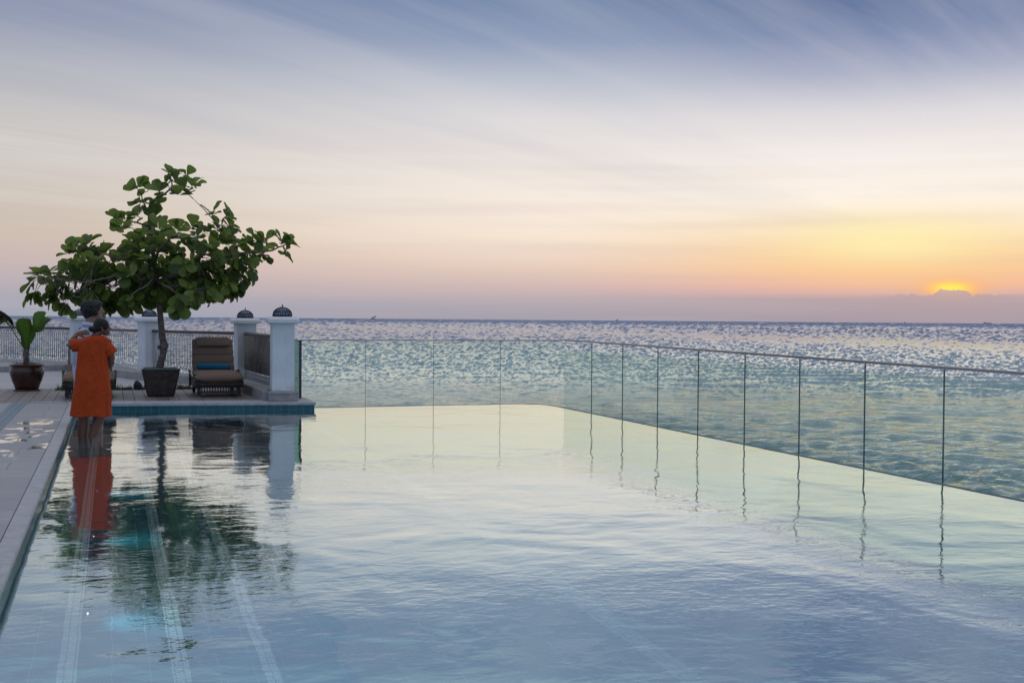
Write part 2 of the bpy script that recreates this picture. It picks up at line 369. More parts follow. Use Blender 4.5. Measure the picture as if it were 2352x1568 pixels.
# ------------------------------------------------------------------ sea
SEA = -4.0
import numpy as np
rs_ = np.random.RandomState(11)
rad = [25.]
while rad[-1] < 9000: rad.append(rad[-1] + max(.16, rad[-1]**2/(5.5*1175)*(.75-.2*min(1, max(0, (rad[-1]-130)/170)))))
rad = np.array(rad); NR = len(rad)
dr = np.gradient(rad)
fine = np.arange(R_(-20), R_(72), 1/1175*1.0)
coarse = np.arange(fine[-1]+R_(3), fine[0]+2*math.pi-R_(1), R_(3))
azs = np.concatenate([fine, coarse]); NA = len(azs)
RR, AA = np.meshgrid(rad, azs, indexing='ij'); X = RR*np.sin(AA); Y = RR*np.cos(AA); Z = np.zeros_like(X); GX_ = np.zeros_like(X); GY_ = np.zeros_like(X)
fade = np.clip((RR-25)/10, 0, 1)*np.clip((420-RR)/200, 0, 1)
for k in range(64):
    lam = .7*(9/.7)**rs_.rand(); th_ = R_(200) + rs_.normal(0, .62) ; am = lam/(2*math.pi)*.036*(1.3 if lam < 3 else .75); ph_ = rs_.rand()*6.28
    kx, ky = math.sin(th_)*2*math.pi/lam, math.cos(th_)*2*math.pi/lam
    lod = np.clip((lam/dr-2.5)/2.5, 0, 1)[:, None]
    p_ = kx*X + ky*Y + ph_ + .6*np.sin(X*.05+Y*.031+k)
    Z += am*lod*(np.sin(p_)+.22*np.sin(2*p_+.9))
    cs_ = am*(1-lod)*np.cos(p_); GX_ += cs_*kx; GY_ += cs_*ky
grp = .65+.5*np.sin(X*.045+1)*np.sin(Y*.038+X*.02)
Z = Z*fade*grp + SEA
# wind patches and one long slick; seen this low, only facets turned to the viewer show
dl = np.abs((X-209)*.9945 - (Y-398)*.105*1.0); slick = np.exp(-((RR-(430-(AA-R_(27.7))*590))/75)**2)*np.clip((AA-R_(16))/R_(14), 0, 1)
amp_ = (.85+.35*np.sin(X*.011+.5*np.sin(Y*.006))*np.sin(Y*.0045+1.7))*(1-.5*slick)*np.clip((RR-40)/50, 0, 1)
wn = np.clip((RR-50)/90, 0, 1)      # far off every ripple is narrower than a mesh row: independent facets
def field(n_, sm_):
    q_ = rs_.normal(0, 1, X.shape)
    for _ in range(sm_): q_ = (np.roll(q_, 1, 1)+2*q_+np.roll(q_, -1, 1))/4
    return q_/q_.std()
rn1, rn2 = field(0, 2), field(1, 5); hz = np.clip((RR-900)/1600, 0, 1)
rx_, ry_ = np.sin(AA), np.cos(AA)
ga_ = (GX_*rx_+GY_*ry_)*(1-wn) + wn*(.115*rn1+.045*rn2); gb_ = (GX_*ry_-GY_*rx_)*(1-wn) + wn*.10*field(2, 2)
gr_ = ga_*amp_; gt_ = gb_*amp_
gr_ = np.where(gr_ < 0, -gr_*.45, gr_)+.028*wn*(1-.5*slick); gr_ = gr_*(1-hz)+hz*(.145+.03*rn1)
FX = -(gr_*rx_+gt_*ry_*.5); FY = -(gr_*ry_-gt_*rx_*.5)
co3 = np.stack([X, Y, Z], -1).reshape(-1, 3)
ii, jj = np.meshgrid(np.arange(NR-1), np.arange(NA), indexing='ij'); j2 = (jj+1) % NA
F = np.stack([ii*NA+jj, (ii+1)*NA+jj, (ii+1)*NA+j2, ii*NA+j2], -1).reshape(-1, 4)
# outer calm rings and the inner disc
ex = [14000., 32000.]; NB = 96; base = len(co3); extra = []; ef = []
ex = [rad[-1]-1.] + ex
for r in ex:
    for k in range(NB): extra.append((r*math.sin(2*math.pi*k/NB), r*math.cos(2*math.pi*k/NB), SEA-(.05 if r < 12000 else 0)))
for i in range(len(ex)-1):
    for k in range(NB): ef.append((base+i*NB+k, base+(i+1)*NB+k, base+(i+1)*NB+(k+1) % NB, base+i*NB+(k+1) % NB))
allv = np.concatenate([co3, np.array(extra)]); allf = np.concatenate([F, np.array(ef)])
me = bpy.data.meshes.new('sea'); me.vertices.add(len(allv)); me.vertices.foreach_set('co', allv.ravel().astype('f'))
me.loops.add(len(allf)*4); me.loops.foreach_set('vertex_index', allf.ravel().astype('i'))
me.polygons.add(len(allf)); me.polygons.foreach_set('loop_start', np.arange(len(allf), dtype='i')*4); me.polygons.foreach_set('use_smooth', np.ones(len(allf), dtype=bool))
me.update(calc_edges=True); me.validate()
fac_ = np.zeros((len(allv), 3), 'f'); fac_[:len(co3), 0] = FX.ravel(); fac_[:len(co3), 1] = FY.ravel()
fac_[len(co3):, 0:2] = -.06
me.attributes.new('facet', 'FLOAT_VECTOR', 'POINT').data.foreach_set('vector', fac_.ravel())
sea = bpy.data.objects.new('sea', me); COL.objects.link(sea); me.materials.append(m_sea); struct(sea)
me.flip_normals() if me.polygons[0].normal.z < 0 else None

# ------------------------------------------------------------------ pool
XL, XR, YN = -.55, 7.27, -6.0
F0 = Vector((-.55, 19.66)); F1 = Vector((3.12, 19.15)); FE = 19.62
wpoly = [(XL-.02, YN), (XR, YN), (XR, 18.95), (7.24, 19.3), (7.12, 19.55), (6.9, 19.7), (3.12, FE), (3.12, 19.15), (XL-.02, 19.68)]
# water sheet
bm_pts = [(x, y, 0.) for x, y in wpoly]
struct(MB().add(bm_pts, [tuple(range(len(bm_pts)))]).build('pool_water', m_water, recalc=False))
DEP = -1.35
struct(MB().box(.80, XR+.1, YN, 20.6, DEP-.1, DEP).build('pool_floor', m_floor))
# three broad steps along the left side, each with a white mosaic nosing
steps = [(-.56, -.15, -.20), (-.15, .345, -.55), (.345, .80, -.90)]
sb = MB()
for i, (x0, x1, z) in enumerate(steps): sb.box(x0, x1, YN, 19.55, DEP-.1, z)
struct(sb.build('pool_steps', m_step))
ns = MB()
for (x0, x1, z) in steps:
    ns.box(x1-.078, x1+.003, YN, 19.5, z-.028, z+.004)
struct(ns.build('pool_marking', m_strip))
struct(MB().box(2.86, 3.0, YN, 19.1, DEP-.02, DEP+.004).build('pool_lane_line', m_lane))
# walls below and above the water line
struct(MB().box(XL-.12, XL, YN, 19.8, DEP, .075).build('pool_side_wall', m_tile_side))
fd = (F1-F0).normalized(); fn_ = Vector((-fd.y, fd.x))
pw = [F0, F1, F1+fn_*.12, F0+fn_*.12]
struct(MB().prism([tuple(q) for q in pw], DEP, .078).build('pool_far_wall', m_tile_far))
struct(MB().box(2.99, 3.12, 19.28, 20.3, DEP, .078).build('pool_end_wall', m_tile_side))
# infinity edge (weir) with its outer gutter
weir = [(XR, YN), (XR, 18.95), (7.24, 19.3), (7.12, 19.55), (6.9, 19.7), (3.12, FE)]
wo = [(XR+.13, YN), (XR+.13, 18.98), (7.36, 19.36), (7.22, 19.65), (6.93, 19.83), (3.12, FE+.13)]
wm = MB()
for i in range(len(weir)-1):
    a, b, c, d = weir[i], weir[i+1], wo[i+1], wo[i]
    wm.add([(a[0], a[1], DEP), (b[0], b[1], DEP), (c[0], c[1], DEP), (d[0], d[1], DEP), (a[0], a[1], .004), (b[0], b[1], .004), (c[0], c[1], -.012), (d[0], d[1], -.012)],
           [(0,3,2,1),(4,5,6,7),(0,1,5,4),(1,2,6,5),(2,3,7,6),(3,0,4,7)])
struct(wm.build('infinity_edge', mat('wet_edge_tile', rough=.55, fn=speck((.02,.07,.10), (.05,.12,.15), 16., .002))))
g = MB(); g.box(XR+.13, 8.1, YN, 20.4, -1.5, -.55); g.box(3.0, XR+.13, 19.86, 20.4, -1.5, -.55)
struct(g.build('overflow_gutter', m_coping))
struct(MB().box(-14, 8.1, YN, 20.4, -3.9, -1.5).build('pool_basin', m_coping))

# ------------------------------------------------------------------ terrace
DZ = .12
cop = .055
# left paving (with near grid) and its rounded lip
struct(MB().box(-9, XL-.10, YN, 20.08, -1.4, DZ).build('pool_paving', m_paving))
struct(MB().box(XL-.097, XL+.022, YN, 19.60, .078, DZ+.004).build('pool_coping', m_coping, bevel=.012))
st = MB()
for x0, x1 in ((-1.42,-1.345),(-1.335,-1.265),): st.box(x0, x1, YN, 20.06, DZ, DZ+.004)
st.box(-1.50, -1.43, YN, 20.06, DZ, DZ+.004)
struct(st.build('paving_band', m_blue))
# far coping slab with checker border
cA = [F0-fn_*.02, F1-fn_*.02+fd*.02, Vector((3.14, 20.3)), Vector((XL-.1, 20.06)), Vector((XL-.1, F0.y))]
cpoly = [(-.65, 19.64), (3.145, 19.125), (3.145, 20.3), (2.5, 20.3), (2.5, 19.74), (-.65, 20.06)]
struct(MB().prism(cpoly, .079, .127).build('terrace_coping', m_coping, bevel=.01))
bd = MB(); a, b = Vector((-1.25, 20.03)), Vector((2.35, 19.68)); q = (b-a).normalized(); nn = Vector((-q.y, q.x))

bd.prism([tuple(a), tuple(b), tuple(b+nn*.07), tuple(a+nn*.07)], .124, .131)
bo = bd.build('mosaic_border', m_mosaic); struct(bo)
# wooden strip and planting recess
pl = MB()
k0 = -50
for i in range(k0, 18):
    x0 = i*.18; x1 = x0+.172
    def fy(x): return 19.79 - (x-1.1)*.0975 + .05
    if x0 > 2.55: continue
    yb = 23.1 if x0 > -1.05 and x0 < 1.5 else 23.9
    pl.add([(x0, fy(x0), .09), (x1, fy(x1), .09), (x1, yb, .09), (x0, yb, .09), (x0, fy(x0), DZ), (x1, fy(x1), DZ), (x1, yb, DZ), (x0, yb, DZ)],
           [(0,3,2,1),(4,5,6,7),(0,1,5,4),(1,2,6,5),(2,3,7,6),(3,0,4,7)])
struct(pl.build('wooden_deck', m_plank))
struct(MB().box(-14, 2.9, 19.9, 24.2, -.4, .085).build('deck_bed', m_soil))
struct(MB().box(-1.05, 1.5, 23.104, 23.85, .0, .105).build('planting_bed', m_soil))
# terrace stone beyond
# fence line foot points
c4 = at(646, 780, 19.55); c3 = at(563, 780, 23.2); c2 = at(343, 780, 25.8); c1 = at(181, 780, 29.8); c0_ = at(-60, 780, 32.5)
P4, P3, P2, P1, P0 = [Vector((v.x, v.y)) for v in (c4, c3, c2, c1, c0_)]
P4 = Vector((2.66, 19.62))
PW = Vector((-9, P0.y+3))
outer = [P4+Vector((.3, .2)), P3+Vector((.35,.2)), P2+Vector((.35,.35)), P1+Vector((.3,.4)), P0+Vector((0,.5)), PW]
tp = [(-9, 23.9)] + [(2.7, 23.9)] + [tuple(v) for v in outer[1:]]
struct(MB().prism(tp, -.4, DZ).build('terrace', m_terrace))
# curb under the fence
def off(pts, d):
    out = []
    for i, p in enumerate(pts):
        a = pts[max(i-1, 0)]; b = pts[min(i+1, len(pts)-1)]; t_ = (b-a).normalized(); out.append(p + Vector((-t_.y, t_.x))*d)
    return out
def strip(mb, pa, pb, z0, z1):
    for i in range(len(pa)-1):
        q = [pa[i], pa[i+1], pb[i+1], pb[i]]
        mb.add([(v.x, v.y, z0) for v in q]+[(v.x, v.y, z1) for v in q], [(0,3,2,1),(4,5,6,7),(0,1,5,4),(1,2,6,5),(2,3,7,6),(3,0,4,7)])
line = [P4, P3, P2, P1, P0, PW]
inner = off(line, .30); outr = off(line, -.26)
cb = MB(); strip(cb, [v for v in inner], outr, -.4, .29)
struct(cb.build('fence_curb', m_curb, bevel=.015))
lp = MB(); i2 = off(line, 1.9)
# broad low ledge on the left stretch
strip(lp, [i2[3], i2[4]], [inner[3], inner[4]], .0, .27)
struct(lp.build('terrace_ledge', m_curb, bevel=.015))
# sea wall below the terrace
sw = MB().prism([tuple(v) for v in [Vector((-9, 19.9)), Vector((3.0, 19.9))] + outer[0:]], -4.2, -.4)
struct(sw.build('sea_wall', m_coping))

# ------------------------------------------------------------------ pillars
def pillar(x, y, rz, label, s=.37, top=1.5, base=.29, plinth=False):
    t_ = thing('pillar', (x, y, 0), label, 'pillar', 'white pillars of the terrace railing', rz)
    h_ = s/2
    b = MB().box(-h_, h_, -h_, h_, base, top-.115); b.build('shaft', m_white, t_, bevel=.008)
    c = MB(); e = h_+.072
    prof = [(h_+.01, top-.118), (h_+.03, top-.105), (e, top-.10), (e, top-.045), (h_+.035, top-.005), (h_-.0, top)]
    c.rings([[Vector((sx_*r, sy_*r, z)) for sx_, sy_ in ((-1,-1),(1,-1),(1,1),(-1,1))] for r, z in prof], smooth=False)
    c.build('cap', m_white, t_, bevel=.004)
    if plinth:
        p = MB(); e = h_+.055
        p.box(-e, e, -e, e, .128, base-.045); p.box(-e-.012, e+.012, -e-.012, e+.012, base-.045, base)
        p.build('plinth', m_curb, t_, bevel=.008)
    # domed lantern
    R0 = .155; hD = .125; z0 = top+.028
    ln = MB(); seg = 24
    ln.lathe([(R0*math.cos(a), z0+hD*math.sin(a)) for a in [i*math.pi/2/8 for i in range(8)]]+[(.004, z0+hD)], seg)
    L = ln.build('lantern', m_dome, t_)
    fr_ = MB(); fr_.lathe([(R0-.01, top+.001), (R0+.009, top+.001), (R0+.009, top+.026), (R0+.003, top+.032), (R0-.01, top+.032)], 24)
    def sph(a, e_, g=.004):
        return Vector(((R0+g)*math.cos(e_)*math.cos(a), (R0+g)*math.cos(e_)*math.sin(a), z0+(hD+g)*math.sin(e_)))
    for k in range(8):
        a = k*math.pi/4 + .2
        fr_.tube([sph(a, e_) for e_ in [i*math.pi/2/7 for i in range(8)]], .0065, 5)
        for sgn in (-1, 1):      # scrolls
            pts = []
            for j in range(12):
                u = j/11; ang = u*2.1*math.pi
                rr = .15*(1-u*.55)
                pts.append(sph(a + math.pi/8 + sgn*(.17 + rr*math.cos(ang)*.8), .42 + rr*1.3*math.sin(ang)))
            fr_.tube(pts, .0042, 4)
            fr_.tube([sph(a+math.pi/8+sgn*.02, .0), sph(a+math.pi/8+sgn*.14, .35), sph(a+math.pi/8+sgn*.06, .75), sph(a+math.pi/8, 1.05)], .0042, 4)
    fr_.build('lantern_frame', m_bronze, L)
    fi = MB(); zt = z0+hD
    fi.lathe([(.02, zt-.004), (.02, zt+.006), (.008, zt+.010), (.007, zt+.018), (.013, zt+.024), (.013, zt+.032), (.006, zt+.038), (.007, zt+.046), (.001, zt+.062)], 10)
    fi.build('finial', m_bronze, L)
    return t_
pillar(P1.x, P1.y, .25, 'white pillar with domed lantern, farthest one behind the couple', .37, 1.5)
pillar(P2.x, P2.y, .42, 'white pillar with domed lantern standing right behind the tree trunk', .37, 1.49)
pillar(P3.x, P3.y, .10, 'white pillar with domed lantern right behind the lounger holding the blue towel', .37, 1.48)
pillar(P4.x, P4.y, -.02, 'nearest and largest white lantern pillar on a stone plinth beside the glass fence', .36, 1.512, .29, True)

# ------------------------------------------------------------------ lattice railings
def railing(A, B, label, bottom, top=1.21, sp_=.062, rr=.006, rings_=True, a0=.2, b0=.2, screen=False, z_off=(0,0), over=.045):
    A, B = Vector((A.x, A.y)), Vector((B.x, B.y)); d = (B-A); Ln = d.length; d /= Ln
    t_ = thing('railing', (A.x, A.y, 0), label, 'railing', 'white lattice railings with dark handrails')
    t_.rotation_euler.z = math.atan2(d.y, d.x)
    x0, x1 = a0, Ln-b0
    MB().box(x0-.03, x1+.03, -.045, .045, top-.05, top).build('handrail', m_rail, t_, bevel=.014)
    l = MB(); n = int((x1-x0)/sp_); sp2 = (x1-x0)/n; zt = top-.055; ah = sp_*1.5
    zb = bottom + (.11 if rings_ else .02)
    for i in range(n+1):
        x = x0+i*sp2
        l.tube([(x, 0, zb+ah*.9), (x, 0, zt-ah*.9)], rr*1.9, 4)
    for i in range(-1, n):
        # interlaced pointed arches spanning two bars
        xa, xb = x0+i*sp2, x0+(i+2)*sp2; xm = (xa+xb)/2
        for z_, sg in ((zt, -1), (zb, 1)):
            pts = []
            for j in range(7):
                a = math.pi*j/6
                xx = xm - sp2*math.cos(a)
                if xx < x0-.001 or xx > x1+.001: continue
                pts.append((xx, .004 if i % 2 else -.004, z_+sg*ah*(1-math.sin(a))))
            if len(pts) > 1: l.tube(pts, rr, 4, cap=False)
    for f_ in (.18, .36, .5, .66, .84):
        z = zb+(zt-zb)*f_; l.bar((x0, .008, z), (x1, .008, z), .005, .006)
    l.box(x0, x1, -.006, .006, zt-.004, zt+.008)
    l.box(x0, x1, -.006, .006, zb-.012, zb+.002)
    if rings_:
        m2 = int((x1-x0)/.115)
        for i in range(m2+1):
            x = x0+.05+i*.115
            if x > x1-.03: break
            zc = bottom+.05
            l.tube([(x+.026*math.cos(2*math.pi*k/10), 0, zc+.047*math.sin(2*math.pi*k/10)) for k in range(11)], .0065, 4, cap=False)
    l.build('lattice', m_lattice, t_)
    for x in (x0, x1):
        MB().box(x-.012, x+.012, -.014, .014, bottom, zt).build('end_post', m_lattice, t_)
    if screen:
        def sf(T, p, out):
            co = obj_co(T); s = T.n('ShaderNodeSeparateXYZ', {0: co}).outputs
            n1 = T.noise(T.comb(T.m('MULTIPLY', s[0], 60.), 0., T.m('MULTIPLY', s[2], 5.)), 1., 4, .6)
            n2 = T.noise(co, 4., 4, .6); n3 = T.noise(T.comb(0., 0., T.m('MULTIPLY', s[2], 30.)), 1., 2, .5)
            c = T.mix(T.step(n1, .35, .65), (.14,.105,.085), (.34,.29,.255)); c = T.mix(T.m('MULTIPLY', T.step(n2, .4, .7), .6), c, (.22,.20,.175))
            c = T.mix(T.m('MULTIPLY', T.step(n3, .55, .65), .4), c, (.25,.23,.21))
            link(T, c, p, 'Base Color'); bump(T, p, n1, .008)
        ms = mat('reed_screen', rough=.8, fn=sf)
        q = MB(); n = 90
        for i in range(n):
            x = x0+.02+(x1-x0-.04)*i/n
            j = random.uniform(-.012, .012)
            q.tube([(x, -.03+random.uniform(-.003,.003), bottom+.20+j), (x+random.uniform(-.004,.004), -.03, zt-.01)], .0055*random.uniform(.8,1.2)*(x1-x0)/1.0*.9, 4)
        for z in (.38, .62, .86, 1.06): q.tube([(x0+.01, -.042, z), (x1-.01, -.042, z)], .006, 4)
        q.build('reed_screen', ms, t_)
    return t_
railing(P3, P4, 'short white railing covered by a brown reed screen beside the nearest pillar', .29, rings_=True, screen=True, sp_=.07)
railing(P2, P3, 'white lattice railing between the pillar behind the tree and the one behind the lounger', .29, sp_=.062)
railing(P1, P2, 'white lattice railing behind the woman, between her and the tree trunk', .29, sp_=.125, rr=.005)
railing(P0-(P1-P0).normalized()*3.5, P1, 'white lattice railing at the far left behind the potted palm', .30, sp_=.082, rings_=False, rr=.0085)

# ------------------------------------------------------------------ glass fences
GX, GY = 7.82, 20.02
def top_at(y): return 1.064 + (y-10)*.0073
gr = thing('glass_fence', (GX, GY, 0), 'long frameless glass fence along the right pool edge with dark metal handrail', 'glass fence')
zof = lambda x: 21.45*1039/(x-258)
ys = [GY] + [(zof(x)-GX*math.sin(YAW))/math.cos(YAW) for x in (1359,1430,1511,1604,1711,1837,1987,2169)]
for i in range(8): ys.append(2*ys[-1]-ys[-2])
for i in range(len(ys)-1):
    y1, y0 = ys[i], ys[i+1]
    MB().box(-.006, .006, y0-GY+.004, y1-GY-(.004 if i else .0), -.55, top_at(0)-.03).build('glass_pane', m_glass_side, gr)
    MB().box(-.007, .007, y0-GY-.004, y0-GY+.004, -.55, top_at(y0)-.03).build('joint', m_joint, gr)
hr = MB()
hr.rings([[Vector((sx_*.024, y-GY, top_at(y)-.008+sz_*.015)) for sx_, sz_ in ((-1,-1),(1,-1),(1,1),(-1,1))] for y in (ys[-1], GY+.0)], smooth=False)
hr.build('handrail', m_steel, gr, bevel=.006)
gb = thing('glass_fence', (3.03, GY+.03, 0), 'shorter glass fence at the far pool end with thin steel rail', 'glass fence')
xs = [3.06, 4.146, 5.36, 6.60, GX+.004]
for i in range(4):
    MB().box(xs[i]-3.03+.004, xs[i+1]-3.03-.004, -.006, .006, -.55 if xs[i+1] > 3.3 else .13, 1.10).build('glass_pane', m_glass, gb)
    if i: MB().box(xs[i]-3.032, xs[i]-3.028, -.007, .007, -.55, 1.10).build('joint', m_joint, gb)
MB().box(0, GX-3.06, -.015, .015, 1.108, 1.130).build('handrail', m_steel, gb, bevel=.005)
MB().box(-.03, .012, -.03, -.008, .132, 1.12).build('end_post', m_dsteel, gb)
MB().box(-.03, -.016, 0.0, .62, .132, 1.10).build('return_pane', m_glass_thick, gb)
MB().box(-.035, -.010, 0.0, .64, 1.101, 1.12).build('return_rail', m_steel, gb)

# ------------------------------------------------------------------ underwater lamps on the step riser
m_lamp = bpy.data.materials.new('lamp_glow'); m_lamp.use_nodes = True; m_lamp.node_tree.nodes.clear(); T = NT(m_lamp.node_tree)
T.n('ShaderNodeOutputMaterial', {'Surface': T.n('ShaderNodeEmission', {'Color': (1,.93,.75,1), 'Strength': 2.5})})
for Y, lab in ((6.65, 'small lit underwater lamp on the pool step, nearest one'), (8.85, 'small lit underwater lamp on the pool step, middle one'), (11.05, 'small lit underwater lamp on the pool step, nearest to the couple')):
    l = thing('pool_lamp', (-.143, Y, -.34), lab, 'lamp', 'underwater lamps set in the pool step')
    MB().rings([[Vector((x, .055*math.cos(a), .055*math.sin(a))) for a in [2*math.pi*k/16 for k in range(16)]] for x in (0, .015)]).build('lamp_rim', m_steel, l)
    MB().rings([[Vector((x, r_*math.cos(a), r_*math.sin(a))) for a in [2*math.pi*k/16 for k in range(16)]] for x, r_ in ((.016,.022), (.022,.018), (.025,.006))]).build('lamp_lens', m_lamp, l)
    pd = bpy.data.lights.new('lamp_light', 'SPOT'); pd.energy = 7; pd.color = (.45,.95,1); pd.spot_size = R_(120); pd.spot_blend = 1; pd.shadow_soft_size = .04
    po = bpy.data.objects.new('lamp_light', pd); COL.objects.link(po); po.parent = l; po.location = (.05, 0, 0)
    po.rotation_euler = Vector((-1, 0, .45)).to_track_quat('Z', 'Y').to_euler()

#PART2
# ------------------------------------------------------------------ rattan planter with the tree
m_rattan = mat('rattan', rough=.6)
def rattan_fn(T, p, out):
    co = obj_co(T); s = T.n('ShaderNodeSeparateXYZ', {0: co}).outputs
    u = T.m('ADD', s[0], s[1])
    a = T.m('SINE', T.m('MULTIPLY', s[2], 330.)); b = T.m('SINE', T.m('MULTIPLY', u, 200.))
    wv = T.m('MULTIPLY', a, b); n = T.noise(co, 12., 5, .6); n2 = T.noise(T.map(co, (1,1,14)), 9., 3, .6)
    c = T.mix(T.step(n, .35, .7), (.018,.012,.010), (.065,.045,.036)); c = T.mix(T.m('MULTIPLY', T.step(n2, .55, .7), .5), c, (.12,.09,.075))
    c = T.mix(T.m('MULTIPLY', T.step(wv, .3, 1.), .5), c, (.09,.065,.052))
    link(T, c, p, 'Base Color'); bump(T, p, wv, .004)
m_rattan = mat('woven_rattan', rough=.5, fn=rattan_fn)
def rrect(h, r, z, n=4):
    pts = []
    for cx, cy, a0 in ((h-r,h-r,0),(-h+r,h-r,90),(-h+r,-h+r,180),(h-r,-h+r,270)):
        for k in range(n+1):
            a = R_(a0+90*k/n); pts.append(Vector((cx+r*math.cos(a), cy+r*math.sin(a), z)))
    return pts
PB = onz(370, 911.5, DZ); PX, PY = PB.x, PB.y+.27
pt = thing('planter', (PX, PY, DZ), 'dark woven rattan planter holding the tree, wider at the top', 'planter')
pb = MB(); pb.rings([rrect(h, r, z) for h, r, z in ((.20,.05,0),(.222,.05,.012),(.235,.045,.06),(.262,.04,.20),(.295,.035,.36),(.312,.03,.455),(.318,.028,.468),(.310,.026,.474),(.285,.02,.474),(.28,.02,.40))], cap=True)
pb.build('woven_body', m_rattan, pt)
rl = MB(); rl.rings([rrect(h, .03, z) for h, z in ((.282,.4755),(.320,.4755),(.322,.483),(.316,.488),(.284,.488),(.282,.4755))], cap=False)
rl.build('rim', mat('glazed_rim', (.16,.24,.23), .3), pt)
MB().rings([rrect(.279, .02, z) for z in (.39,.43)]).build('soil', m_soil, pt)

m_bark = mat('bark', rough=.85)
def bark_fn(T, p, out):
    co = obj_co(T); n = T.noise(T.map(co, (1,1,2.2)), 14., 6, .65, .5); n2 = T.noise(co, 3.5, 3, .5)
    c = T.mix(T.step(n, .35, .65), (.075,.052,.045), (.21,.165,.15)); c = T.mix(T.m('MULTIPLY', T.step(n2,.45,.65), .4), c, (.10,.085,.075))
    link(T, c, p, 'Base Color'); bump(T, p, n, .012)
m_bark = mat('tree_bark', rough=.85, fn=bark_fn)
def leaf_mat(name, dark, light, under, tr=.35, veins=True):
    m = bpy.data.materials.new(name); m.use_nodes = True; m.node_tree.nodes.clear(); T = NT(m.node_tree)
    g = T.n('ShaderNodeNewGeometry'); rnd = g.outputs['Random Per Island']
    n = T.noise(obj_co(T), 9., 3, .5)
    uv = T.n('ShaderNodeUVMap').outputs[0]; s = T.n('ShaderNodeSeparateXYZ', {0: uv}).outputs
    v = T.m('ABSOLUTE', T.m('SUBTRACT', s[0], .5))
    c = T.mix(T.step(rnd, .05, .95), dark, light); c = T.mix(T.m('MULTIPLY', T.step(n, .3, .7), .35), c, dark)
    rib = T.step(v, .03, .012)
    side = T.step(T.m('SINE', T.m('MULTIPLY', T.m('SUBTRACT', s[1], T.m('MULTIPLY', v, .55)), 62.)), .86, 1.)
    if veins: c = T.mix(T.m('MULTIPLY', T.m('MAXIMUM', rib, T.m('MULTIPLY', side, .45)), .45), c, under)
    c = T.mix(T.m('MULTIPLY', g.outputs['Backfacing'], .5), c, under)
    p = T.n('ShaderNodeBsdfPrincipled', {'Base Color': c, 'Roughness': .38, 'Specular IOR Level': .35})
    bn = T.n('ShaderNodeBump', {'Height': T.m('ADD', side, T.m('MULTIPLY', rib, 2.)), 'Distance': .002}); link(T, bn.outputs[0], p, 'Normal')
    t2 = T.n('ShaderNodeBsdfTranslucent', {'Color': T.mix(.5, c, (light[0]*1.6, light[1]*1.7, light[2]))})
    T.n('ShaderNodeOutputMaterial', {'Surface': T.n('ShaderNodeMixShader', {0: tr, 1: p, 2: t2})})
    return m
m_leaf = leaf_mat('broad_leaves', (.020,.048,.015), (.21,.28,.055), (.20,.27,.10), .40)
class Leaves:
    def __init__(s): s.v=[]; s.f=[]; s.uv=[]
    def leaf(s, base, d, up, L, Wd, droop=.25, fold=.25, prof=None, stem=.1, twist=0., wav=0.):
        d = d.normalized(); sd = d.cross(up)
        if sd.length < .05: sd = d.cross(Vector((1,.3,0)))
        sd.normalize(); u = sd.cross(d)
        if twist: q = Matrix.Rotation(twist, 3, d); sd = q@sd; u = q@u
        prof = prof or [(0,.02),(.08,.16),(.25,.42),(.45,.74),(.65,.97),(.82,.97),(.93,.74),(.98,.42),(1,.08)]
        b = len(s.v)
        ph = random.uniform(0, 6)
        for (t_, w_) in prof:
            tt = stem+(1-stem)*t_
            c = base + d*(L*tt) - u*(L*droop*tt*tt)
            for k, e in enumerate((-1, -.5, 0, .5, 1)):
                lift = fold*abs(e)*w_*Wd*.5*(1 if abs(e) < 1 else .9) + wav*Wd*math.sin(t_*9+ph+e*2)*abs(e)
                s.v.append(c + sd*(e*w_*Wd*.5) + u*lift); s.uv.append((.5+.5*e*w_, t_))
        n = len(prof)
        for i in range(n-1):
            for k in range(4): s.f.append((b+i*5+k, b+i*5+k+1, b+(i+1)*5+k+1, b+(i+1)*5+k))
    def build(s, name, mat_, parent):
        me = bpy.data.meshes.new(name); me.from_pydata([tuple(v) for v in s.v], [], s.f); me.update()
        uvl = me.uv_layers.new(name='UVMap')
        for lp_ in me.loops: uvl.data[lp_.index].uv = s.uv[lp_.vertex_index]
        me.polygons.foreach_set('use_smooth', [True]*len(me.polygons)); me.materials.append(mat_)
        o = bpy.data.objects.new(name, me); COL.objects.link(o); o.parent = parent; return o

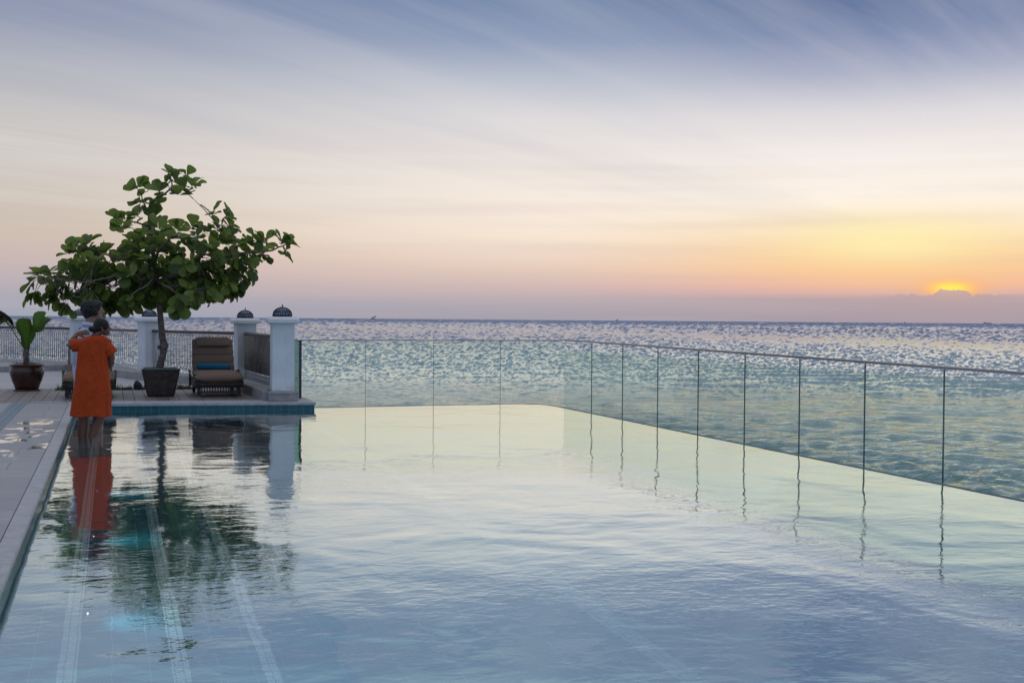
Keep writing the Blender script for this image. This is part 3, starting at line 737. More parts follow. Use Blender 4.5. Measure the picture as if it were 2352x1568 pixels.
TZ = 20.6          # distance of the tree plane from the lens
tree = thing('tree', (PX, PY, DZ+.40), 'broad leaved tree with wide spreading crown growing from the rattan planter', 'tree')
TO = Vector((PX, PY, DZ+.40))
def tp_(x, y, dz=0.): return at(x, y, TZ+dz) - TO
trk = [tp_(361,862), tp_(366,845), tp_(374,815), tp_(377,795), tp_(373,775), tp_(370,745), tp_(367,710), tp_(363,675), tp_(358,652)]
tb = MB(); tb.tube(trk, [.070,.065,.056,.070,.058,.053,.050,.047,.052], 12)
tb.ell(tp_(381,792,-.02), (.045,.04,.05)); tb.ell(tp_(366,797,-.03), (.035,.04,.04)); tb.ell(tp_(350,662,-.03), (.04,.04,.035))
tbo = tb.build('trunk', m_bark, tree)
limbs = [ # (pixels with depth, start radius, end radius)
 ([(358,652,0),(360,630,0),(354,600,.1),(350,560,.1),(343,520,.0),(341,485,0),(346,462,.0),(372,450,-.1),(395,430,-.1)], .05, .015),
 ([(343,520,0),(325,515,-.1),(300,510,-.2),(285,512,-.2)], .02, .009),
 ([(341,485,0),(330,465,.1),(325,445,.1)], .018, .008),
 ([(395,430,-.1),(392,410,-.1),(388,398,-.1)], .014, .007),
 ([(395,430,-.1),(418,425,0),(430,415,.0)], .014, .007),
 ([(358,652,0),(348,643,-.1),(335,640,-.25),(322,643,-.35),(318,634,-.4),(306,628,-.5),(285,624,-.55)], .042, .018),
 ([(306,628,-.5),(270,633,-.7),(235,640,-.8),(200,648,-.7),(160,645,-.6),(125,640,-.6),(100,636,-.6)], .02, .008),
 ([(200,648,-.7),(185,665,-.8),(165,680,-.8)], .012, .006),
 ([(318,634,-.4),(300,605,-.3),(260,590,-.3),(215,575,-.2),(190,560,-.2)], .022, .009),
 ([(358,652,0),(330,655,.4),(290,650,.8),(240,660,1.0),(210,668,1.0)], .03, .01),
 ([(358,652,0),(378,640,-.1),(410,625,-.2),(440,613,-.3),(480,600,-.3),(530,585,-.2),(585,580,-.1),(625,575,0),(650,565,0),(662,555,0)], .045, .008),
 ([(440,613,-.3),(470,580,.1),(500,555,.2),(508,530,.2),(512,505,.2),(525,490,.2)], .025, .008),
 ([(508,530,.2),(490,505,.2),(470,482,.2),(443,456,.2)], .014, .004),
 ([(354,600,.1),(370,570,-.4),(390,548,-.6),(420,548,-.6),(445,545,-.5)], .022, .008),
 ([(350,560,.1),(330,545,.4),(312,530,.5)], .016, .007),
 ([(358,652,0),(375,640,.5),(410,640,.9),(460,640,1.1),(500,645,1.1)], .03, .009),
 ([(358,652,0),(350,640,-.5),(330,660,-.9),(300,680,-1.0)], .02, .008),
 ([(358,652,0),(372,650,-.5),(395,665,-.9),(410,680,-.9)], .02, .008),
 ([(585,580,-.1),(575,600,0),(570,615,0)], .012, .005),
 ([(530,585,-.2),(545,565,.1),(565,553,.1),(590,552,.1)], .014, .006)]
lb = MB(); nodes = []
for pts, ra, rb in limbs:
    P = [tp_(*q) for q in pts]; n = len(P)
    # resample with a little crookedness
    Q = []
    for i in range(n-1):
        for k in range(3):
            u_ = k/3; v = P[i].lerp(P[i+1], u_)
            if k: v = v + Vector([random.uniform(-1,1)*.014 for _ in range(3)])
            Q.append(v)
    Q.append(P[-1]); m_ = len(Q)
    lb.tube(Q, [ra+(rb-ra)*i/(m_-1) for i in range(m_)], 7)
    nodes += Q[2:]
z1 = lambda x, y: (36.7+x/3.46, 355.2+y/3.46)
cl = {  # clusters read off the photograph: (x, y) and the kind of pose
 'up': [(1215,150),(1270,240),(1345,180),(1400,250),(1065,270),(970,270),(1150,300),(1290,320),(990,380),(1340,310),(1090,395),(1180,235),(870,520),(800,505),(960,490),(1110,500),
        (920,570),(850,580),(1130,600),(1280,610),(1010,640),(1200,660),(1400,590),(1560,470),(1680,500),(1700,580),(1600,600),(1500,620),(1690,660),(1430,660),(1330,690),
        (1920,690),(1975,700),(1860,715),(2110,700),(2180,720),(1780,730),(560,730),(480,760),(420,790),(700,790),(790,820),(970,760),(1120,760),(1030,830),(1250,780),(1390,760),(1540,760),
        (880,840),(620,830),(540,830),(250,950),(180,960),(600,560) if 0 else (1620,700),(950,700),(1060,700)],
 'mid': [(1560,840),(1400,830),(1300,870),(1180,880),(1600,900),(1500,910),(680,880),(760,900),(970,900),(460,890),(390,880),(600,910),(520,960),(380,940),(300,990),(1960,800),(1890,800),
         (1830,840),(1730,830),(1100,930),(900,940),(820,960),(1250,960),(1400,940),(1680,960),(1750,870),(1640,1000),(1350,1000),(2130,770),(710,970),(640,960),(1000,960),(440,960)],
 'down': [(1870,900),(1830,950),(1740,930),(1735,1030),(1690,1010),(140,1000),(170,1070),(150,1090),(270,1070),(330,1050),(400,1030),(440,1060),(400,1170),(395,1190),(500,1110),(300,1120),
          (600,1020),(620,1090),(720,1060),(700,1130),(800,1090),(780,1170),(880,1110),(950,1140),(860,1040),(980,1060),(1050,1110),(1060,1010),(1200,1050),(1280,1110),(1300,1160),(1190,1140),
          (1370,1070),(1330,1050),(1450,1000),(1540,1050),(1580,1060),(1480,1050),(1600,1010),(1250,1000),(760,1120),(1150,1000),(940,1010),(550,1060),(670,1030),(1410,1090),(1500,980),(1100,1060)]}
LV = Leaves()
cc = tp_(370, 580)
def cluster(c, kind, nmin=5, nmax=8, sz=1.):
    out = Vector((c.x-cc.x, c.y-cc.y, 0)); out = out.normalized() if out.length > .1 else Vector((0,-1,0))
    if kind == 'up': ax = (Vector((0,0,1.0)) + out*.45 + Vector([random.uniform(-.5,.5) for _ in range(3)])).normalized()
    elif kind == 'mid': ax = (Vector((0,0,.35)) + out*.7 + Vector([random.uniform(-.7,.7) for _ in range(3)])).normalized()
    else: ax = (Vector((0,0,-.75)) + out*.5 + Vector([random.uniform(-.5,.5) for _ in range(3)])).normalized()
    a = ax.orthogonal().normalized(); b = ax.cross(a)
    n = random.randint(nmin, nmax); ph = random.uniform(0, 6.28)
    for k in range(n):
        an = ph + k*2.4 + random.uniform(-.25,.25)
        open_ = random.uniform(.55, 1.35)
        d = (ax*math.cos(open_) + (a*math.cos(an)+b*math.sin(an))*math.sin(open_))
        if kind != 'up': d = (d + Vector((0,0,-.45 if kind == 'mid' else -.8))).normalized()
        L = random.choice([.12,.17,.21,.24,.26,.28])*sz*random.uniform(.9,1.1)
        LV.leaf(c+ax*random.uniform(-.03,.03), d, ax if kind != 'down' else out*.7+Vector((0,0,.5)), L, L*random.uniform(.60,.76), random.uniform(.0,.35), random.uniform(.05,.45), twist=random.uniform(-.5,.5), wav=random.choice([0,0,.03,.06]))
def twig(c):
    q = min(nodes, key=lambda n_: (n_-c).length + (0 if n_.z < c.z+.1 else .15))
    m_ = (q+c)/2 + Vector([random.uniform(-.05,.05) for _ in range(3)])
    lb.tube([q, m_, c], [.009,.007,.005], 5)
for kind, L_ in cl.items():
    for (x, y) in L_:
        X, Y = z1(x, y); edge = abs(X-370)/300
        dep = random.uniform(-1, 1)*max(.15, 1.15*(1-edge)) * (1. if y > 560 else .35)
        if 322 < X < 402 and Y > 622: dep = abs(dep)*.8 + .25
        if y < 420: dep *= .5
        c = tp_(X, Y, dep); cluster(c, kind, 7 if y > 600 else 6, 10 if y > 600 else 8); twig(c)
        # a second cluster deeper in the crown where it is thick
        if 460 < x < 1760 and y > 690:
            d2 = -dep + random.uniform(-.3,.3)
            if 322 < X < 402 and Y > 622: d2 = .5+random.uniform(0,.6)
            c = tp_(X+random.uniform(-9,9), Y+random.uniform(-9,9), d2); cluster(c, kind, 7, 9); twig(c)
            if x < 950: continue
            c = tp_(X+random.uniform(-14,14), Y+random.uniform(-10,10), max(-.2, random.uniform(-.6,.9))); cluster(c, kind, 6, 8)
lb.build('branches', m_bark, tree)
LV.build('crown', m_leaf, tree)

# ------------------------------------------------------------------ brown pot with a fan palm
QB = onz(60, 898, DZ); QX, QY = QB.x, QB.y+.22
pot = thing('flower_pot', (QX, QY, DZ), 'glazed brown round pot with rolled rim at the far left', 'flower pot')
m_pot = mat('brown_glaze', rough=.22, fn=speck((.035,.014,.010), (.075,.030,.022), 5., .001))
MB().lathe([(.0,.02),(.19,.02),(.20,.025),(.225,.10),(.265,.20),(.292,.29),(.300,.345),(.290,.395),(.272,.415),(.278,.425),(.272,.435),(.275,.445),(.305,.46),(.312,.472),(.308,.482),(.28,.484),(.27,.47),(.265,.42),(.0,.42)], 40).build('body', m_pot, pot)
MB().lathe([(.0,0),(.225,0),(.24,.012),(.238,.022),(.22,.018),(.0,.0185)], 32).build('saucer', mat('saucer_clay', (.10,.03,.022), .4), pot)
MB().lathe([(.268,.44),(.15,.462),(.0,.47)], 24).build('soil', m_soil, pot)
palm = thing('fan_palm', (QX, QY, DZ+.44), 'young fan palm with three big pleated leaves in the brown pot', 'potted plant')
PO = Vector((QX, QY, DZ+.44)); QZ = 21.95
def qp(x, y, dz=0): return at(x, y, QZ+dz) - PO
pk = MB(); pk.tube([qp(60,841), qp(60,825), qp(60,810), qp(60,800)], [.055,.05,.055,.04], 10)
for k in range(9):
    a = k*2.4; b_ = qp(60, 836-k*3.6)
    pk.tube([b_, b_+Vector((math.cos(a)*.05, math.sin(a)*.05, .05)), b_+Vector((math.cos(a)*.065, math.sin(a)*.065, .13))], [.022,.014,.003], 5)
pk.build('trunk', m_bark, palm)
m_palm = leaf_mat('palm_leaf', (.025,.075,.012), (.10,.19,.03), (.12,.16,.06), .4, veins=False)
def fan(base, outline, pleat, nm, tip=None):
    # leaf blade spanned from the petiole end to an outline, pleated along the ribs
    vs = []; fs = []; uv = []; n = len(outline); m_ = 7
    nrm = (outline[0]-base).cross(outline[-1]-base).normalized()
    for i, o_ in enumerate(outline):
        for j in range(m_+1):
            f_ = j/m_; p_ = base.lerp(o_, f_)
            p_ = p_ + nrm*(pleat*f_*(1 if i % 2 else -1)) + nrm*(.10*math.sin(f_*2.4)*(1-abs(2*i/(n-1)-1)))
            vs.append(p_); uv.append((.5, f_))
    for i in range(n-1):
        for j in range(m_): fs.append((i*(m_+1)+j, (i+1)*(m_+1)+j, (i+1)*(m_+1)+j+1, i*(m_+1)+j+1))
    q = Leaves(); q.v = vs; q.f = fs; q.uv = uv; o = q.build(nm, m_palm, palm)
    for pg in o.data.polygons: pg.use_smooth = False
def outl(pts, dz, sub=4):
    P = [qp(x, y, dz) for x, y in pts]; out = []
    for i in range(len(P)-1):
        for k in range(sub):
            v = P[i].lerp(P[i+1], k/sub); out.append(v*1.0 + (Vector((0,0,.008)) if k % 2 else Vector()))
    out.append(P[-1]); return out
sc = lambda x, y: (x/6.10, 698.0+y/6.10)
fan(qp(60,806), outl([sc(*q) for q in ((300,540),(280,440),(225,360),(205,290),(220,240),(275,222),(345,232),(395,240),(420,300),(470,370),(487,460),(440,540),(405,610))], -.1), .012, 'leaf')
fan(qp(*sc(487,400)), outl([sc(*q) for q in ((478,380),(468,290),(470,180),(495,110),(560,78),(650,75),(680,92),(650,140),(755,182),(640,208),(650,260),(640,330),(590,385),(500,398))], .1), .012, 'leaf')
fan(qp(*sc(70,240)), outl([sc(*q) for q in ((200,400),(150,300),(110,230),(60,160),(-10,120),(-90,90),(-160,110),(-200,180),(-150,250),(-60,295),(0,290),(50,262))], -.1), .012, 'leaf')
fan(qp(60,806), outl([sc(*q) for q in ((420,300),(440,290),(470,280),(490,330),(470,420),(430,560))], .2, 3), .01, 'leaf')
pe = MB()
pe.tube([qp(60,808), qp(*sc(350,640)), qp(*sc(270,520), -.05), qp(*sc(190,390), -.1), qp(*sc(120,280), -.1)], [.012,.010,.009,.009,.008], 6)
pe.tube([qp(60,808), qp(*sc(405,600)), qp(*sc(450,480), .1), qp(*sc(487,400), .1), qp(*sc(530,290), .1)], [.012,.010,.009,.008,.004], 6)
pe.build('leaf_stalks', mat('stalk', (.07,.11,.03), .5), palm)
# dry grass blades on the pot soil
dg = MB()
for k in range(60):
    a = random.uniform(0, 6.28); r = random.uniform(.05,.27); b_ = Vector((r*math.cos(a), r*math.sin(a), .02))
    dg.tube([b_, b_+Vector((random.uniform(-.03,.03), random.uniform(-.03,.03), random.uniform(.03,.07))), b_+Vector((random.uniform(-.08,.08), random.uniform(-.08,.08), random.uniform(.03,.09)))], [.003,.002,.001], 3)
dgo = dg.build('dry_blades', mat('dry_grass', (.14,.11,.07), .9), palm); tag(dgo, kind='stuff')

# palm frond reaching in from the left
fr0 = at(-14, 700, 17.)
frd = thing('palm_frond', tuple(fr0), 'dark drooping palm frond tip poking in at the left edge', 'palm leaf')
fb = MB(); sp_pts = [at(-60,700,17.2), at(-25,702,17.1), at(-5,711,17.), at(10,719,17), at(22,728,17), at(29,737,17)]
sp_pts = [p_-fr0 for p_ in sp_pts]
fb.tube(sp_pts, [.016,.013,.010,.008,.005,.002], 5)
fb.build('midrib', m_bark, frd)
FL = Leaves()
for i in range(46):
    f_ = i/46*(len(sp_pts)-1); a = int(f_); b_ = sp_pts[a].lerp(sp_pts[a+1], f_-a)
    dd = (sp_pts[a+1]-sp_pts[a]).normalized()
    for sgn in (-1, 1):
        d = dd*.55 + Vector((0,sgn*.25,-1.0)) + Vector([random.uniform(-.12,.12) for _ in range(3)])
        FL.leaf(b_, d, dd, (.30-.20*i/46)*random.uniform(.8,1.1), .022, .1, .2, prof=[(0,.5),(.3,1),(.7,.7),(1,.05)], stem=0)
FL.build('leaflets', leaf_mat('frond_leaf', (.018,.028,.012), (.04,.06,.025), (.08,.09,.05), .25, False), frd)

# weeds in the planting bed, a stone beside them
def weeds(name, x0, x1, y0, y1, z, n, label):
    q = Leaves()
    for k in range(n):
        c = Vector((random.uniform(x0, x1), random.uniform(y0, y1), z)); h_ = random.uniform(.02,.07) if random.random() < .85 else random.uniform(.08,.15)
        for j in range(random.randint(2,5)):
            q.leaf(c, Vector((random.uniform(-.6,.6), random.uniform(-.6,.6), 1)), Vector((0,1,0)), h_, .012, .3, .2, prof=[(0,.5),(.5,1),(1,.05)], stem=0)
    o = q.build(name, leaf_mat('weed', (.03,.045,.02), (.09,.11,.05), (.1,.1,.06), .3, False), None)
    tag(o, label, 'weeds', kind='stuff'); return o
weeds('weeds', -1.0, 1.45, 23.12, 23.8, .105, 420, 'low weeds and dry sprouts growing in the planting bed')
rk = MB(); rk.ell((0,0,.07), (.085,.07,.11), nu=10, nv=7)
ro = rk.build('rock', mat('dark_rock', rough=.8, fn=speck((.02,.02,.024),(.05,.05,.05), 12., .01)))
for v in ro.data.vertices: v.co += Vector(noise.noise_vector(v.co*14))*.02; v.co.x += (v.co.z)*-.25
rp = onz(366-2, 893, DZ); rp = onz(328, 893, DZ); ro.location = (onz(305+14, 893, DZ).x, 23.3, .105)
tag(ro, 'small dark pointed rock among the weeds left of the rattan planter', 'rock')

# ------------------------------------------------------------------ sun loungers
m_cush = mat('taupe_canvas', rough=.85, fn=speck((.20,.128,.092), (.24,.155,.112), 90., .0008, 300))
m_cush2 = mat('taupe_canvas_pillow', rough=.85, fn=speck((.21,.136,.10), (.25,.165,.12), 90., .0008, 300))
m_wick = m_rattan
m_leg = mat('dark_metal_leg', (.02,.017,.015), .5)
def pillow(mb, c, size, M=None, n=10, pw_=2.6):
    # soft box: superellipsoid
    rs = []; nu = 28
    for i in range(n+1):
        a = -math.pi/2+math.pi*(i+.05)/(n+.1)
        ca, sa = math.cos(a), math.sin(a); e = 2/pw_
        f_ = lambda v, e_: math.copysign(abs(v)**e_, v)
        ring = []
        for k in range(nu):
            b_ = 2*math.pi*k/nu
            v = Vector((size[0]/2*f_(ca,e)*f_(math.cos(b_),.22), size[1]/2*f_(ca,e)*f_(math.sin(b_),.22), size[2]/2*f_(sa,e)))
            v = (M @ v if M else v) + Vector(c); ring.append(v)
        rs.append(ring)
    mb.rings(rs)
def lounger(x, y, label):
    t_ = thing('sun_lounger', (x, y, DZ), label, 'sun lounger', 'brown cushioned sun loungers on the wooden deck')
    f = MB(); w_ = .40
    f.rings([[Vector((sx_*w_*1.03, yy, z)) for sx_ in (-1, 1) for z in ((.165,.30) if sx_ < 0 else (.30,.165))] for yy in (.0,.06,1.5)], smooth=False)
    f.box(-w_-.01, w_+.01, -.03, .0, .20, .295)
    f.build('wicker_frame', m_wick, t_, bevel=.02)
    lo = MB()
    for i in range(14): lo.box(-.30+i*.045, -.282+i*.045, .02, .03, .10, .165)
    lo.bar((-w_+.03,.03,.095), (w_-.03,.03,.095), .03, .03)
    lo.build('front_grille', m_leg, t_)
    for sx_ in (-1, 1):
        for yy in (.06, 1.38):
            g_ = MB(); g_.box(sx_*.335-.028, sx_*.335+.028, yy-.028, yy+.028, .022, .17); lg = g_.build('leg', m_leg, t_, bevel=.004)
            MB().lathe([(.018,0),(.022,.006),(.022,.018),(.012,.022)], 10, (sx_*.335, yy, 0), cap=True).build('foot', m_curb, lg)
    c = MB()      # seat cushion: soft channels, front one rolling over the frame
    pillow(c, (0, .01, .345), (.83, .17, .155), pw_=2.2)
    for i in range(6): pillow(c, (0, .16+i*.19, .385), (.80, .205, .10))
    c.build('seat_cushion', m_cush, t_)
    b = MB(); ang = R_(66); M = Matrix.Rotation(ang, 3, 'X')
    base = Vector((0, 1.22, .40)); dv = Vector((0, math.cos(ang), math.sin(ang)))
    for i in range(4):
        pillow(b, base + dv*(.07+i*.158), (.745-.01*i, .17, .10), M, pw_=3.2)
    b.build('back_cushion', m_cush, t_)
    h_ = MB(); nrm = Vector((0, -math.sin(ang), math.cos(ang)))
    pillow(h_, base + dv*.545 + nrm*.075, (.60, .18, .085), M, pw_=2.8)
    h_.build('headrest', m_cush2, t_)
    bf = MB()
    for sx_ in (-1, 1):
        a_ = base+dv*-.06+nrm*-.07; e_ = base+dv*.62+nrm*-.07
        bf.bar(a_+Vector((sx_*.34,0,0)), e_+Vector((sx_*.34,0,0)), .04, .03)
        bf.bar(base+dv*.35+nrm*-.09+Vector((sx_*.30,0,0)), Vector((sx_*.30, 1.72, .24)), .03, .03)
    bf.bar(base+dv*.6+nrm*-.07+Vector((-.34,0,0)), base+dv*.6+nrm*-.07+Vector((.34,0,0)), .03, .03)
    bf.build('back_frame', m_leg, t_)
    for sx_ in (-1, 1):
        ar = MB(); ar.tube([(sx_*.42,1.05,.14), (sx_*.43,1.0,.32), (sx_*.43,.97,.40), (sx_*.43,1.1,.415), (sx_*.42,1.3,.40)], [.018,.018,.02,.022,.018], 8)
        ar.tube([(sx_*.41,.55,.28), (sx_*.42,.75,.32), (sx_*.43,.97,.40)], [.014,.014,.014], 6)
        ar.build('armrest', m_wick, t_)
    return t_
lr = onz(508, 912.5, DZ)
L1 = lounger(lr.x-.03, lr.y+.02, 'brown cushioned sun lounger with a blue towel, beside the nearest pillar')
ll = onz(203, 916, DZ)
L2 = copy_thing(L1, (ll.x, ll.y-.02, DZ), 'brown cushioned sun lounger mostly hidden behind the standing couple')
tw = MB()
M = Matrix.Rotation(math.pi/2, 3, 'Y')
rs = []
for i in range(25):
    x_ = -.285+.57*i/24; ring = []
    for k in range(28):
        a = 2*math.pi*k/28; r = .056*(1+.03*math.sin(3*a+i*.5)) * (1 if 0 < i < 24 else .9)
        ring.append(Vector((x_, r*math.cos(a)*1.05, r*math.sin(a))))
    rs.append(ring)
tw.rings(rs)
for s_ in (-1, 1):     # spiral end of the roll
    tw.tube([(s_*.288, (.045-.004*k*.45)*math.cos(k*.7), (.045-.004*k*.45)*math.sin(k*.7)) for k in range(20)], .005, 4)
to = tw.build('towel', mat('blue_terry', rough=.95, fn=speck((.012,.13,.24), (.02,.17,.29), 60., .004, 260)))
to.location = (L1.location.x-.005, L1.location.y+1.10, DZ+.485); to.rotation_euler.y = R_(2)
tag(to, 'rolled blue towel lying on the lounger by the nearest pillar', 'towel')

# ------------------------------------------------------------------ boats on the horizon
m_sail = mat('sail_cloth', (.62,.55,.56), .9); m_hull = mat('boat_hull', (.26,.24,.27), .7)  # distance haze put into the colours: paler, greyer sail and hull
def dhow(px_x, dist, hgt_, label, lean=1, two=False):
    a = YAW + math.atan((px_x-1176)/2700); x, y = dist*math.sin(a)/math.cos(a-YAW), dist*math.cos(a)/math.cos(a-YAW)
    t_ = thing('sailing_boat', (x, y, SEA), label, 'boat', None, -a)
    if hgt_ > 0: t_['group'] = 'distant sailing boats'
    k = hgt_/14.
    h_ = MB(); rs = []
    for i in range(9):
        u_ = -1+2*i/8; w_ = 1.9*(1-abs(u_)**2.5)+.05; sh = 1.3+1.5*u_*u_
        rs.append([Vector((u_*6.5*k, w_*math.cos(b_)*k, (max(-.3, math.sin(b_)*.9)+sh*.6)*k if math.sin(b_) < 0 else sh*k)) for b_ in [2*math.pi*j/10 for j in range(10)]])
    h_.rings(rs); h_.build('hull', m_hull, t_)
    m_ = MB(); m_.tube([(0,0,.5*k), (.8*k*lean,0,10.5*k)], [.16*k,.1*k], 6)
    A, B_, C_ = (-8.5*k*lean, 0, 5.6*k), (9.5*k*lean, 0, 14.2*k), (3.0*k*lean, .6*k, 1.6*k)
    m_.tube([A, (0,0,9.8*k), B_], [.12*k,.16*k,.08*k], 6)
    m_.build('mast', m_hull, t_)
    s_ = MB(); vs = []; n = 8
    D_ = (-1.2*k*lean, .3*k, 1.9*k)
    for i in range(n+1):
        u_ = i/n; a_ = Vector(A).lerp(Vector(B_), u_); lo = Vector(D_).lerp(Vector(C_), u_) if True else 0
        lo = Vector(A).lerp(Vector(D_), min(1, u_*2.6)) if u_ < .38 else Vector(D_).lerp(Vector(C_), (u_-.38)/.32) if u_ < .7 else Vector(C_).lerp(Vector(B_), (u_-.7)/.3)
        for j in range(5):
            q = a_.lerp(lo, j/4); q.y += 1.1*k*math.sin(j/4*math.pi)*math.sin(u_*math.pi); vs.append(q)
    fs = [(i*5+j, (i+1)*5+j, (i+1)*5+j+1, i*5+j+1) for i in range(n) for j in range(4)]
    s_.add(vs, fs, True); so_ = s_.build('sail', m_sail, t_)
    sm = so_.modifiers.new('t', 'SOLIDIFY'); sm.thickness = .05*k
    return t_
dhow(857, 3400, 13.5, 'largest distant dhow with a slanting lateen sail on the horizon')
dhow(1417, 5200, 11.5, 'small distant sailing boat on the horizon near the photo centre')
dhow(2078, 5600, 9.0, 'tiny distant sailing boat on the horizon left of the sunset', -1)
def ship(px_x, dist, label):
    a = YAW + math.atan((px_x-1176)/2700); x, y = dist*math.tan(a-YAW), dist
    x, y = dist*math.sin(a)/math.cos(a-YAW), dist*math.cos(a)/math.cos(a-YAW)
    t_ = thing('cargo_ship', (x, y, SEA), label, 'ship', 'ships on the horizon', -a)
    h_ = MB(); h_.prism([(-28,-4),(24,-4),(31,0),(24,4),(-28,4)], -1, 5.5); h_.build('hull', m_hull, t_)
    d_ = MB(); d_.box(-25,-15,-3.5,3.5,5.5,12); d_.box(-23,-18,-3,3,12,14.5); d_.bar((-20,0,14),(-20,0,18),.5,.5); d_.box(-8,12,-3,3,5.5,7.5)
    d_.build('superstructure', m_sail, t_); return t_
ship(2267, 9000, 'faint low ship on the horizon under the sunset cloud')
ship(661, 11000, 'faint low ship on the horizon above the middle of the railing')
#PART3
# ------------------------------------------------------------------ the couple
def skin_mat(name, c1, c2):
    def fn(T, p, out):
        n = T.noise(obj_co(T), 14., 4, .6); link(T, T.mix(n, c1, c2), p, 'Base Color')
        p.inputs['Subsurface Weight'].default_value = .06; p.inputs['Subsurface Radius'].default_value = (.02,.008,.004)
    return mat(name, rough=.5, fn=fn)
def cloth_fn(c1, c2, sc=5., bd=.012):
    def fn(T, p, out):
        co = obj_co(T); w_ = T.m('ADD', T.noise(T.map(co, (1.8,1.8,.55)), sc, 4, .6, .8), T.m('MULTIPLY', T.noise(co, sc*2.5, 4, .6, 1.), .4)); th = T.noise(T.map(co, (1,1,6)), 60., 2, .6)
        link(T, T.mix(T.step(th, .3, .7), c1, c2), p, 'Base Color'); bump(T, p, T.m('ADD', w_, T.m('MULTIPLY', th, .05)), bd)
        p.inputs['Specular IOR Level'].default_value = .2
    return fn
m_skinw = skin_mat('brown_skin', (.13,.050,.030), (.17,.070,.042))
m_skinm = skin_mat('tanned_skin', (.23,.12,.09), (.30,.165,.125))
m_dress = mat('orange_linen', rough=.85, fn=cloth_fn((.38,.044,.009), (.45,.060,.012), 5., .05))
m_shirt = mat('pale_blue_shirt', rough=.8, fn=cloth_fn((.42,.50,.64), (.48,.56,.70), 7., .014))
m_short = mat('grey_shorts', rough=.8, fn=cloth_fn((.16,.17,.20), (.20,.21,.24)))
m_hairw = mat('black_hair', rough=.5, spec=.25, fn=lambda T, p, out: (link(T, T.mix(T.noise(T.map(obj_co(T), (8,8,40)), 4., 3), (.004,.0035,.004), (.015,.012,.012)), p, 'Base Color'), bump(T, p, T.noise(T.map(obj_co(T), (8,8,40)), 5., 4), .004)))
def grey_fn(T, p, out):
    n = T.noise(obj_co(T), 26., 5, .7, 1.); link(T, T.mix(T.step(n, .60, .86), (.006,.006,.007), (.18,.18,.185)), p, 'Base Color'); bump(T, p, n, .02)
m_hairm = mat('greying_curly_hair', rough=.6, fn=grey_fn)
m_gold = mat('gold', (.70,.42,.10), .25, 1.)

def remesh(o, vox=.007, sm=6, dec=None):
    m = o.modifiers.new('r', 'REMESH'); m.mode = 'VOXEL'; m.voxel_size = vox; m.use_smooth_shade = True
    if sm: s = o.modifiers.new('s', 'SMOOTH'); s.iterations = sm; s.factor = .5
def sect(cx, cy, z, rx, ry, n=40, ph=0., fold=0., nf=9, power=2.0):
    out = []
    for k in range(n):
        a = 2*math.pi*k/n; f_ = 1 + fold*math.sin(nf*a+ph) + fold*.6*math.sin((nf*2-3)*a+ph*1.7)
        c, s_ = math.cos(a), math.sin(a); e = 2/power
        out.append(Vector((cx+rx*f_*math.copysign(abs(c)**e, c), cy+ry*f_*math.copysign(abs(s_)**e, s_), z)))
    return out
def hand(mb, wrist, d, nrm, side, s=1., curl=.5, thumb=1):
    """palm + five fingers; d along the hand, nrm out of the back of the hand, side towards the thumb"""
    d = d.normalized(); nrm = nrm.normalized(); side = side.normalized()
    pc = wrist + d*.045*s
    rs = []
    for t_, w_, th_ in ((0,.024,.017),(.02,.030,.017),(.05,.038,.015),(.08,.040,.013),(.092,.036,.011)):
        c = wrist + d*t_*s
        rs.append([c + side*math.cos(2*math.pi*k/12)*w_*s + nrm*math.sin(2*math.pi*k/12)*th_*s for k in range(12)])
    mb.rings(rs)
    for i, (off_, ln) in enumerate(((.029,.070),(.010,.080),(-.010,.074),(-.029,.058))):
        b_ = wrist + d*.085*s + side*off_*s; dd = (d + side*off_*3).normalized(); p_ = [b_ - dd*.02*s]; c = b_.copy(); q = dd.copy()
        for j, f_ in enumerate((.45,.3,.25)):
            p_.append(c.copy()); q = (q - nrm*curl*(.35+.25*j)).normalized(); c = c + q*ln*f_*s
        p_.append(c); mb.tube(p_, [.0105*s,.0100*s,.0092*s,.0084*s,.0066*s], 8)
    b_ = wrist + d*.02*s + side*.022*s
    mb.tube([b_ - side*.01*s, b_ + (side*.8+d*.6)*.028*s, b_ + (side*.9+d*1.2)*.042*s - nrm*.008*s, b_ + (side*.8+d*1.9)*.042*s - nrm*.016*s], [.014*s,.0125*s,.011*s,.008*s], 8)

# --- woman -------------------------------------------------------- local frame: x right, y away, z above the water
WZ = 14.7; s = WZ/2700
wo_ = onz(205, 1003, 0.); WO = Vector((wo_.x, wo_.y+.10, 0.))
def wl(x, y, dy=0.): return Vector(((x-205)*s, dy, (1002-y)*s))
woman = thing('person', tuple(WO), 'woman in a knee length orange dress seen from behind, standing in the shallow pool', 'person', None)
b = MB(); WF = -.20
# torso
b.rings([sect(*[wl(212,y).x+ox, oy, wl(0,y).z, rx, ry], n=24) for y, ox, oy, rx, ry in
   ((905,0,.02,.14,.10),(880,.0,.02,.165,.115),(860,0,.02,.155,.11),(830,.0,.02,.125,.095),(805,.0,.02,.145,.10),(788,.0,.02,.165,.095),(779,.0,.02,.13,.075),(774,.0,.025,.06,.055))])
